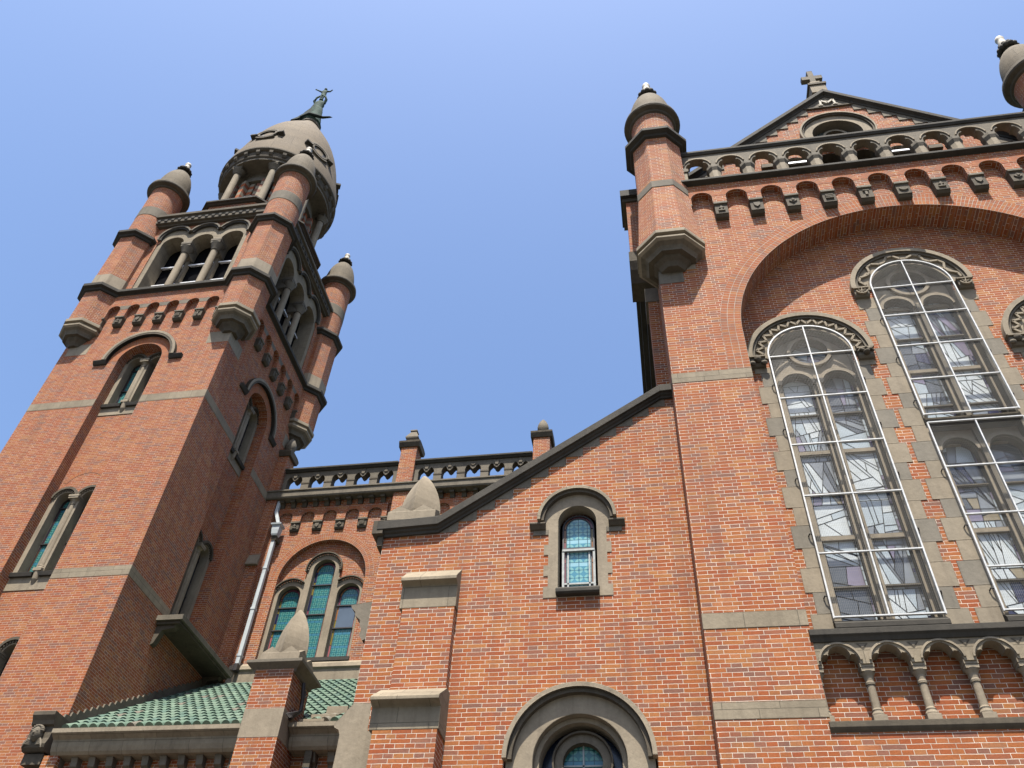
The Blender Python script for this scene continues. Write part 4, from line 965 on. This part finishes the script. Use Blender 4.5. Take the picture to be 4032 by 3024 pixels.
# stepped buttress
q = M(BR); q.box(-4.28, -3.37, 12.42, 12.62, 5.9, 7.62); q.box(-4.36, -3.36, 12.14, 12.62, -1.6, 5.40); bu = q.build('buttress', wg)
q = M(STJ); q.sweep(F, [(0, 7.58), (.184, 7.58), (.184, 8.0), (.22, 8.02), (.31, 8.05), (.31, 8.11), (.28, 8.14), (.0, 8.42)], -4.34, -3.35); q.build('weathering_stone', bu)
q = M(STJ); q.sweep(F, [(0, 5.36), (.464, 5.36), (.464, 5.70), (.50, 5.72), (.62, 5.76), (.62, 5.81), (.59, 5.84), (.19, 6.12), (0, 6.12)], -4.42, -3.34); q.build('weathering_stone', bu)
# profiled brackets and kneeler on the block's left edge
q = M(SM); q.plate(F, [(-4.916, 7.16), (-4.98, 7.12), (-5.05, 7.22), (-5.03, 7.34), (-5.07, 7.40), (-5.09, 7.52), (-5.2, 7.62), (-5.2, 7.68), (-5.28, 7.76), (-5.3, 7.82), (-4.916, 7.87)], (), -.02, -.5, True, True); q.build('head_bracket', wg)
q = M(ST); q.plate(F, [(-5.06, 4.9), (-4.48, 4.9), (-4.48, 5.28), (-4.47, 5.55), (-4.60, 5.55), (-4.61, 6.0), (-4.90, 6.01), (-5.17, 5.67), (-5.16, 5.62), (-5.08, 5.58), (-5.05, 5.5), (-5.05, 5.28)], (), .008, -.6, True, True); q.build('profiled_stone', wg)
m = M(BR); m.plate(F, rect(-5.06, -4.9, -1.6, 4.9), (), -.01, -.4, True); m.build('wall', wg)

# ================================================================== RIGHT WING: tall transept front
TY = 12.0; F = FR(TY); TC = 6.06; PY = .6; FP = FR(TY+PY)
tr = thing('transept', 'tall brick gable front with a giant brick arch over grilled windows, at the right', 'church wing', (TC, 18, -1.6))
AR, AZ = 3.83, 13.44
m = M(BR)
m.plate(F, rect(XT0, XT1, -1.6, 18.8), [archloop(TC, AR, 5.14, AZ, 60)], 0, -PY)
m.face([(XT0, TY, -1.6), (XT0, 13.2, -1.6), (XT0, 13.2, 20.0), (XT0, TY, 20.0)]); m.face([(XT1, TY, -1.6), (XT1, 25, -1.6), (XT1, 25, 20.0), (XT1, TY, 20.0)])
m.face([(XT0, TY, 18.79), (XT1, TY, 18.79), (XT1, 13.4, 18.79), (XT0, 13.4, 18.79)], SD)
m.build('wall', tr)
# recessed wall with window openings
W1, W2, W3 = 3.545, 6.03, 8.53
def wloop(c, z0, zs, r=.80): return archloop(c, r, z0, zs, 28)
L1, L2, L3 = wloop(W1, 7.0, 13.13), wloop(W2, 7.0, 15.02), wloop(W3, 7.0, 13.13)
m = M(BR); m.plate(FP, [(TC-AR-.05, 6.3), (TC+AR+.05, 6.3), (TC+AR+.05, AZ)] + arc(TC, AZ, AR+.05, 0, 180, 40)[1:-1] + [(TC-AR-.05, AZ)], [L1, L2, L3], 0, -.1); m.build('wall', tr)
# giant arch: three rings of voussoirs, soffit of long bricks
a = M(VS); a.ring(F, TC, AZ, AR, AR+.42, -PY, .006, 0, 180, 72, legs=AZ-12.335, smat=VSS, close=False); a.build('brick_arch', tr)
for za, zb in ((12.06, 12.33), (6.72, 6.99), (5.32, 5.57)):
    for u0, u1 in ((XT0-.004, TC-AR+.002), (TC+AR-.002, XT1)):
        q = M(STJ); q.fbox(F, u0, u1, za, zb, -.3, .006); q.build('stone_band', tr)
# quoins: toothed stone jambs of each window
def jamb(c, z0, zs, side):
    o = M(ST); pts = []; z = z0; k = 0; h = .36
    while z < zs-.02:
        z2 = min(z+h, zs); e = (1.09 if k % 2 else 1.20) if side > 0 or c > 5 else (1.04 if k % 2 else 1.15)
        pts += [(c+side*e, z), (c+side*e, z2)]; z = z2; k += 1; h = .39 if k % 2 else .46
    for i in range(0, len(pts), 2):
        (e1, za), (_, zb_) = pts[i], pts[i+1]; u0, u1 = sorted((c+side*.80, e1))
        o.plate(FP, rect(u0, u1, za+.003, zb_-.003), (), .012, -.02, True, mat=(ST, ST2, ST3)[(i*7+int(c*10)) % 3])
    return o.build('jamb_stones', None) if False else o
def big_window(c, zs, ztr, seed, deco):
    wmesh = M(ST)
    for sg in (-1, 1):
        j = jamb(c, 6.88, zs-.25, sg); wmesh.v, wmesh.f = wmesh.v, wmesh.f
        off = len(wmesh.v); wmesh.v += j.v; wmesh.f += [([i+off for i in f[0]], f[1], f[2], f[3]) for f in j.f]
    # arch band between brick and opening
    wmesh.ring(FP, c, zs, .80, .86, -.02, .035, 0, 180, 40, ST, ST)
    # splayed reveal
    Lo, Li = archloop(c, .80, 6.98, zs, 28), archloop(c+.04, .745, 7.02, zs-.02, 28)
    for i in range(len(Lo)):
        a_, b_ = Lo[i], Lo[(i+1) % len(Lo)]; c_, d_ = Li[(i+1) % len(Li)], Li[i]
        wmesh.face([FP(*a_, .01), FP(*b_, .01), FP(*c_, -.50), FP(*d_, -.50)], SM)
    wi_ = wmesh.build('window', tr)
    h = M(SM)
    h.ring(FP, c, zs, 1.09, 1.14, .02, .10, 0, 180, 48, SM, SM); h.ring(FP, c, zs, 1.14, 1.245, .0, .145, 0, 180, 48, ST, SM); h.ring(FP, c, zs, .855, 1.10, .0, .05, 0, 180, 48, ST, SM)
    h.build('hood_mould', wi_)
    z_ = M(ST)
    if deco == 'zigzag':
        n = 26; pts = []
        for k in range(n+1):
            a_ = math.radians(5+170*k/n); r_ = 1.06 if k % 2 else .92; pts.append(FP(c+r_*math.cos(a_), zs+r_*math.sin(a_), .075))
        for k in range(n): z_.tube([pts[k], pts[k+1]], .034, 4, smooth=False)
    else:
        n = 22; pts = []
        for k in range(n+1):
            a_ = math.radians(6+168*k/n); r_ = (1.05, 1.05, .92, .92)[k % 4]; pts.append(FP(c+r_*math.cos(a_), zs+r_*math.sin(a_), .075))
        pts = [p_ for k in range(n) for p_ in ((pts[k],) if k % 2 == 0 else (pts[k],))]+[pts[n]]
        for k in range(n): z_.tube([pts[k], pts[k+1]], .036, 4, smooth=False)
    z_.build('carved_'+('zigzag' if deco == 'zigzag' else 'fret'), wi_)
    for sg in (-1, 1):      # label stops
        b = M(SD); u = c+sg*1.06; b.sweep(FP, [(0, zs-.26), (.07, zs-.25), (.11, zs-.20), (.11, zs), (0, zs)], u-.15, u+.15, SM)
        b.fbox(FP, u-.16, u+.16, zs-.03, zs+.01, 0, .15, ST)
        if deco == 'fret':
            b.ring(FP, u, zs-.10, .10, .13, .12, .165, 190, 350, 12, ST); 
            for a_ in (20, 80, 140): b.tube([FP(u-.09*math.cos(math.radians(a_)), zs-.12-.09*math.sin(math.radians(a_)), .14), FP(u+.09*math.cos(math.radians(a_)), zs-.12+.09*math.sin(math.radians(a_)), .14)], .014, 5, ST)
        elif sg < 0:
            b.ball(FP(u, zs-.10, .14), .075, .07, .10, 12, SD); b.ball(FP(u, zs-.12, .19), .016, .03, .03, 6, SD)
            for s2 in (-1, 1): b.ball(FP(u+s2*.12, zs-.20, .13), .07, .05, .05, 8, SM)
        else:
            b.ball(FP(u, zs-.17, .15), .07, .09, .05, 10, SD)
            for s2 in (-1, 1): b.tube([FP(u, zs-.13, .15), FP(u+s2*.10, zs-.06, .14), FP(u+s2*.16, zs-.12, .13)], [.04, .04, .015], 6, SD)
            b.ball(FP(u, zs-.08, .19), .03, .035, .03, 8, SD)
        b.build('label_stop', wi_)
    # stone tracery: two lancets and a roundel, set back
    gc = c+.05; T = M(ST)
    def tracery(z0, zl, top, roundel):
        lo = [archloop(gc+sg*.405, .295, z0+.03, zl, 18) for sg in (-1, 1)]
        hl = list(lo)
        if roundel: hl.append(arc(gc, roundel, .38, 0, 352, 36))
        T.plate(FP, top, hl, -.20, -.38, rmat=SM)
        for sg in (-1, 1): T.ring(FP, gc+sg*.405, zl, .30, .375, -.24, -.13, 0, 180, 18, ST, SM)
        if roundel: T.ring(FP, gc, roundel, .37, .45, -.24, -.12, 0, 360, 32, ST, SM)
    full = archloop(c+.04, .80, 7.02, zs, 28)
    if ztr:
        tracery(ztr+.08, 14.55, [(c-.76, ztr)] + [(c+.84, ztr), (c+.84, zs)] + arc(c+.04, zs, .80, 0, 180, 28)[1:-1] + [(c-.76, zs)], zs+.12 if False else 15.36)
        tracery(7.05, 10.50, rect(c-.76, c+.84, 7.02, ztr), 0)
    else: tracery(7.05, 12.50, [(c+.84, 7.02)] + [(c+.84, zs)] + arc(c+.04, zs, .80, 0, 180, 28)[1:-1] + [(c-.76, zs), (c-.76, 7.02)], 13.42)
    T.fbox(FP, gc-.05, gc+.05, 7.05, 12.6 if not ztr else 14.6, -.22, -.13, SM)
    T.build('tracery', wi_)
    rnd = random.Random(seed)
    for sg in (-1, 1):
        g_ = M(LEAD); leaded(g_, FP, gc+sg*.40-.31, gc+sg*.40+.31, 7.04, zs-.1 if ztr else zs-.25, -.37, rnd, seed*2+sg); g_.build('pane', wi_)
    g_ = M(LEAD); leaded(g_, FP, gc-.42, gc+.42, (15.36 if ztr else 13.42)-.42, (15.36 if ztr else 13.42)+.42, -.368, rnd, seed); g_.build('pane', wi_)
    bk_ = M(BLACK); bk_.plate(FP, full, (), -.52); bk_.build('backing', wi_)
    bars = M(SM); z = 7.9; k = 0
    tops = 12.6 if not ztr else 14.7
    while z < tops:
        for sg in (-1, 1): bars.fbox(FP, gc+sg*.405-.295, gc+sg*.405+.295, z-(.045 if k % 2 else .015), z+(.045 if k % 2 else .015), -.37, -.31, ST if k % 2 else SM)
        z += .97; k += 1
    bars.build('window_bar', wi_)
    # white framed wire grille in front
    def grille(z0, loop, hs, arch):
        gr = M(WHITE)
        d0, d1 = .075, .115
        if arch: gr.ring(FP, c, arch, .812, .84, d0, d1, 0, 180, 40)
        zt = arch or hs[-1]
        for sg in (-1, 1): gr.fbox(FP, c+sg*.825-.013, c+sg*.825+.013, z0, zt, d0, d1)
        gr.fbox(FP, c-.012, c+.012, z0, zt+(.82 if arch else 0), d0, d1)
        for hz in hs: gr.fbox(FP, c-.82, c+.82, hz-.011, hz+.011, d0+.002, d1+.004)
        o = gr.build('grille', wi_)
        nm = M(NET); nm.plate(FP, loop, (), d0+.012); nm.build('wire_mesh', o)
        zz = z0+.4
        while zz < zt:
            for sg in (-1, 1): cl = M(IRON); cl.tube([FP(c+sg*.83, zz, .09), FP(c+sg*.875, zz+.02, .07), FP(c+sg*.89, zz, .02)], .012, 5); cl.build('clamp', o)
            zz += 1.2
    if ztr:
        grille(ztr+.17, archloop(c, .82, ztr+.17, zs, 28), [ztr+.19, 12.14, 13.10, 14.04, 14.97], zs)
        grille(7.11, rect(c-.82, c+.82, 7.11, ztr-.02), [7.13, 7.9, 8.92, 9.95, ztr-.02], 0)
        q = M(SD); q.fbox(FP, c-.84, c+.84, ztr, ztr+.15, -.3, .04); q.build('transom', wi_)
    else: grille(7.10, archloop(c, .82, 7.10, zs, 28), [7.12, 8.30, 9.50, 10.69, 11.90, 13.09], zs)
    q = M(SB); q.sweep(FP, [(-.4, 6.88), (.10, 6.88), (.14, 6.92), (.14, 7.0), (.05, 7.08), (-.4, 7.10)], c-.84, c+.84); q.build('sill', wi_)
big_window(W1, 13.13, 0, 1, 'zigzag'); big_window(W2, 15.02, 11.02, 2, 'fret'); big_window(W3, 13.13, 0, 3, 'zigzag')
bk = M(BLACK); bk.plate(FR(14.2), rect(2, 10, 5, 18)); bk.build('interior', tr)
# blind arcade under the windows
FA = FR(12.02); pitch = .70; cs = [TC-3.85+.35+.7*k for k in range(11)]
q = M(SB); q.sweep(FA, [(-.6, 6.44), (.02, 6.44), (.05, 6.50), (.08, 6.53), (.08, 6.62), (.03, 6.64), (-.6, 6.90)], TC-3.86, TC+3.86); q.build('string_course', tr)
q = M(SD); q.sweep(FA, [(-.85, 5.08), (.0, 5.08), (.05, 5.13), (.07, 5.16), (.07, 5.24), (-.05, 5.26), (-.85, 5.30)], TC-3.86, TC+3.86); q.build('string_course', tr)
q = M(BR); q.plate(FR(12.29), rect(TC-3.9, TC+3.9, 5.1, 6.6)); q.plate(FR(12.08), rect(TC-3.9, TC+3.9, -1.6, 5.12)); q.build('wall', tr)
ar = M(STJ); loop = [(TC-3.85, 6.45), (TC-3.85, 6.10)]
def cusp(c):
    return [(c-.27, 6.10)] + [(c-.26, 6.19), (c-.225, 6.245), (c-.17, 6.255), (c-.155, 6.235), (c-.15, 6.27), (c-.12, 6.33), (c-.065, 6.37), (c, 6.385), (c+.065, 6.37), (c+.12, 6.33), (c+.15, 6.27), (c+.155, 6.235), (c+.17, 6.255), (c+.225, 6.245), (c+.26, 6.19)] + [(c+.27, 6.10)]
for c in cs: loop += cusp(c)
loop += [(TC+3.85, 6.10), (TC+3.85, 6.45)]
ar.plate(FA, loop, (), 0, -.22, True, rmat=ST); aro = ar.build('blind_arcade', tr)
for k, c in enumerate(cs):
    h = M(ST); h.ring(FA, c, 6.13, .275, .305, -.02, .022, 4, 176, 18); h.build('arch_moulding', aro)
    if k < 10:
        q = M(SD); x = c+.35; q.plate(FA, [(x-.085, 6.41), (x+.085, 6.41), (x, 6.31)], (), .004); q.plate(FA, [(x-.05, 6.395), (x+.05, 6.395), (x, 6.335)], (), .008, mat=SM); q.build('triangle_panel', aro)
for k in range(12):
    x = TC-3.85+.70*k
    column(aro, x, 12.14, 5.27, 6.12, .058, ST, .30, .20, 20, 'column', .098, ST)
# corbel table and string
cc = [TC+(k-5)*.8275 for k in range(11)]
corbel_table(FR(TY), tr, cc, .8275, .25, 18.19, 18.76, 17.93, 17.42, .18, BR, XT0+.75, XT1-.75, .30, small=False)
string_course(FR(TY), tr, XT0+.5, XT1-.5, 18.74, 18.90, .32, SB)
# balustrade
FB = FR(11.97); bp = .8365; bc = [2.0+k*bp for k in range(11)]
loop = [(bc[0]-bp*.5-.1, 20.52), (bc[0]-bp*.5-.1, 19.85)]
for c in bc:
    loop += [(c-.285, 19.85), (c-.285, 19.93), (c-.265, 20.02), (c-.225, 20.08), (c-.165, 20.10), (c-.185, 20.17), (c-.155, 20.25), (c-.10, 20.31), (c, 20.335), (c+.10, 20.31), (c+.155, 20.25), (c+.185, 20.17), (c+.165, 20.10), (c+.225, 20.08), (c+.265, 20.02), (c+.285, 19.93), (c+.285, 19.85)]
loop += [(bc[-1]+bp*.5+.1, 19.85), (bc[-1]+bp*.5+.1, 20.52)]
q = M(SM); q.plate(FB, loop, (), 0, -.24, True, True, rmat=ST); bal = q.build('balustrade', tr)
for c in bc:
    h = M(ST); h.ring(FB, c, 19.93, .33, .365, 0, .03, 8, 172, 16); h.build('arch_moulding', bal)
for k in range(10):
    x = bc[k]+bp/2; q = M(ST)
    q.lathe(x, 12.09, [(.15, 18.88), (.145, 19.62)], 8, smooth=False, rot=PI/8, cap=False)
    q.lathe(x, 12.09, [(.145, 19.62), (.185, 19.74), (.185, 19.84), (.12, 19.86)], 8, SM, smooth=False, rot=PI/8); q.build('baluster', bal)
for sg in (-1, 1):
    x = (bc[0]+bc[-1])/2+sg*(5.5*bp+.02); q = M(ST); q.box(x-.16, x+.16, 11.98, 12.2, 18.88, 20.5); q.box(x-.20, x+.20, 11.95, 12.24, 19.72, 19.84, SM); q.build('end_post', bal)
q = M(SB); q.sweep(FB, [(-.28, 20.46), (.03, 20.46), (.05, 20.50), (.07, 20.53), (.07, 20.60), (-.28, 20.66)], XT0+.45, XT1-.45); q.build('coping', bal)
# corner turrets
for x in (1.01, 11.09):
    turret(tr, x, 12.06, 16.30, None, None, (20.72, 20.98), (22.26, 22.50), 24.02, 25.12, .61, .585, BR, low_ap=.72, band_oct=(18.35, 18.62), Rr=.765, corbel_drop=.72)
    q = M(SM); a_, b_ = (XT0-.004, 1.22) if x < 6 else (10.88, XT1+.004); q.box(a_, b_, 11.99, 12.3, 15.22, 15.68); q.build('corbel_stone', tr)
    q = M(ST); a_, b_ = (1.22, 1.52) if x < 6 else (10.58, 10.88); q.box(a_, b_, 11.992, 12.3, 15.66, 16.0); q.build('corbel_stone', tr)
# gable behind the balustrade
GY = 12.62; FG = FR(GY); gx = 6.06
g0 = (gx, 24.05)
def rk(u): return 24.05-abs(u-gx)*.885
m = M(BR); half = 4.9
zb = 24.05-half*.885
op = [archloop(gx+dx, .34, 18.9, 20.55, 14) for dx in (-1.40, -.50, .36, 1.24)]
m.plate(FG, [(gx-half, 18.8), (gx+half, 18.8), (gx+half, zb), g0, (gx-half, zb)], [arc(6.0, 21.88, .74, 0, 352, 40)]+op, 0, -.35, rmat=SM)
m.build('gable_wall', tr)
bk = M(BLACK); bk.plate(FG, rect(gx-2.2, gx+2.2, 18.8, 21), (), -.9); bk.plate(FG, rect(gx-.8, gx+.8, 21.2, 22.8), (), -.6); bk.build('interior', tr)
for dx in (-1.40, 1.24):
    q = M(SLAT); q.sweep(FG, [(.0, 20.55), (.04, 20.55), (.04, 20.62), (-.02, 20.64)], gx+dx-.32, gx+dx+.32); q.build('louvre_slat', tr)
for dx in (-2.15, 2.05):
    q = M(SM); q.fbox(FG, gx+dx-.17, gx+dx+.17, 20.38, 20.54, 0, .12); q.build('stone_block', tr)
q = M(SB)
for sg in (-1, 1):
    P0 = [(0, -.10), (.05, -.10), (.07, -.03), (.12, .0), (.16, .02), (.16, .17), (.12, .20), (-.4, .20)]
    e = half+.2; A = [FG(gx+sg*e, rk(gx+sg*e)+z, d) for d, z in P0]; B_ = [FG(gx, 24.05+z, d) for d, z in P0]; n = len(P0)
    q.faces(A+B_, [(i, (i+1) % n, n+(i+1) % n, n+i) for i in range(n)]+[tuple(range(n)), tuple(range(n, 2*n))])
q.build('gable_coping', tr)
k = 0
for sg in (-1, 1):
    for k in range(11):
        a_, b_ = gx+sg*(.62+.33*k), gx+sg*(.62+.33*(k+1)); lo_ = rk(b_)-.14
        t_ = M(SM); t_.plate(FG, [(a_, rk(a_)-.1), (a_, lo_-.05), (b_, lo_-.05), (b_, rk(b_)-.1)], (), .03, 0, True); t_.build('kneeler_stone', tr)
q = M(SM); q.plate(FG, [(gx-.66, 23.36), (gx+.66, 23.36), (gx, 23.94)], (), .035, 0, True); q.fbox(FG, gx-.68, gx+.68, 23.32, 23.37, 0, .06, SD); ap_ = q.build('apex_stone', tr)
q = M(plain('pale_letter_stone', (.50, .45, .36), .8, 0, .3))
mm = [(gx-.20, 23.42), (gx-.17, 23.68), (gx, 23.51), (gx+.17, 23.68), (gx+.20, 23.42)]
for a_, b_ in zip(mm[:-1], mm[1:]):
    dx_, dz_ = b_[0]-a_[0], b_[1]-a_[1]; l = math.hypot(dx_, dz_); nx_, nz_ = -dz_/l*.028, dx_/l*.028
    q.plate(FG, [(a_[0]+nx_, a_[1]+nz_), (a_[0]-nx_, a_[1]-nz_), (b_[0]-nx_, b_[1]-nz_), (b_[0]+nx_, b_[1]+nz_)], (), .09, .03, True)
for sx in (-1, 1): q.fbox(FG, gx+sx*.20-.06, gx+sx*.20+.06, 23.395, 23.435, .03, .085)
q.build('letter_m', ap_)
o = M(ST); rc_, rz_ = 6.0, 21.88
o.ring(FG, rc_, rz_, .66, .92, -.3, .03, 0, 360, 48, ST, SM); ros = o.build('rose_window', tr)
h = M(SM); h.ring(FG, rc_, rz_, .90, .95, 0, .09, 0, 360, 48, SD, SD); h.ring(FG, rc_, rz_, .95, 1.0, 0, .13, 0, 360, 48, ST, SM); h.build('hood_mould', ros)
t_ = M(SM); t_.ring(FG, rc_, rz_+.16, .27, .34, -.30, -.16, 0, 360, 28, ST, SD)
for a_ in (215, 325, 270): t_.ring(FG, rc_+.36*math.cos(math.radians(a_)), rz_-.02+.42*math.sin(math.radians(a_)), .26, .31, -.28, -.16, 0, 360, 20, ST, SD)
t_.build('tracery', ros)
gl = M(CG[2]); gl.plate(FG, arc(rc_, rz_, .70, 0, 352, 30), (), -.28, mat=plain('dull_rose_glass', (.10, .13, .14), .2)); gl.build('pane', ros)
# roof behind the gable and side wall with its cornices
q = M(TILED)
q.face([(gx, GY+.1, 24.0), (gx-half, GY+.1, zb-.1), (gx-half, 30, zb-.1), (gx, 30, 24.2)]); q.face([(gx, GY+.1, 24.2), (gx+half, GY+.1, zb-.1), (gx+half, 30, zb-.1), (gx, 30, 24.2)]); q.build('roof', tr)
q = M(BR); q.box(.42, XT0+.002, 13.2, 13.9, 9.0, 16.6); q.box(.60, XT0+.002, 13.9, 25, 9.0, 19.2); q.box(.10, XT0, 13.0, 13.9, 17.9, 20.35); q.build('side_wall', tr)
q = M(SB); q.box(-.04, XT0, 12.85, 13.9, 20.35, 20.62); q.box(.0, XT0, 12.95, 13.9, 20.2, 20.36, SD); q.build('side_coping', tr)
q = M(SD); q.sweep(FR(13.0), [(0, 17.9), (.03, 17.9), (.0, 17.55), (-.1, 17.3), (-.3, 17.0), (-.9, 17.0), (-.9, 17.9)], .06, XT0); q.build('side_corbel', tr)
q = M(ST); q.box(.38, XT0, 13.16, 13.9, 12.75, 13.15); q.build('stone_band', tr)
q = M(SM); q.box(.36, XT0+.002, 13.18, 13.9, 16.1, 16.6); q.build('stone_band', tr)
for (xa, xb, za, zb_) in ((.16, .62, 18.6, 18.85), (.26, .62, 18.1, 18.6), (.40, .62, 17.6, 18.1)):
    q = M(SB); q.box(xa, xb, 13.9, 26, za, zb_); q.build('side_cornice', tr)
# ------------------------------------------------------------------ cross on the gable
cr = thing('stone_cross', 'grey stone cross on a stepped block on the gable peak', 'cross', (6.0, 12.72, 24.35))
q = M(ST); q.box(5.78, 6.22, 12.52, 12.92, 24.2, 24.62); q.box(5.74, 6.26, 12.48, 12.96, 24.62, 24.72, SD); q.box(5.86, 6.14, 12.58, 12.86, 24.72, 24.98); q.build('base', cr)
q = M(SM); q.plate(FR(12.64), [(5.92, 24.98), (6.08, 24.98), (6.08, 25.28), (6.30, 25.28), (6.30, 25.47), (6.08, 25.47), (6.08, 25.80), (5.92, 25.80), (5.92, 25.47), (5.70, 25.47), (5.70, 25.28), (5.92, 25.28)], (), 0, -.16, True, True); q.build('cross_shaft', cr)
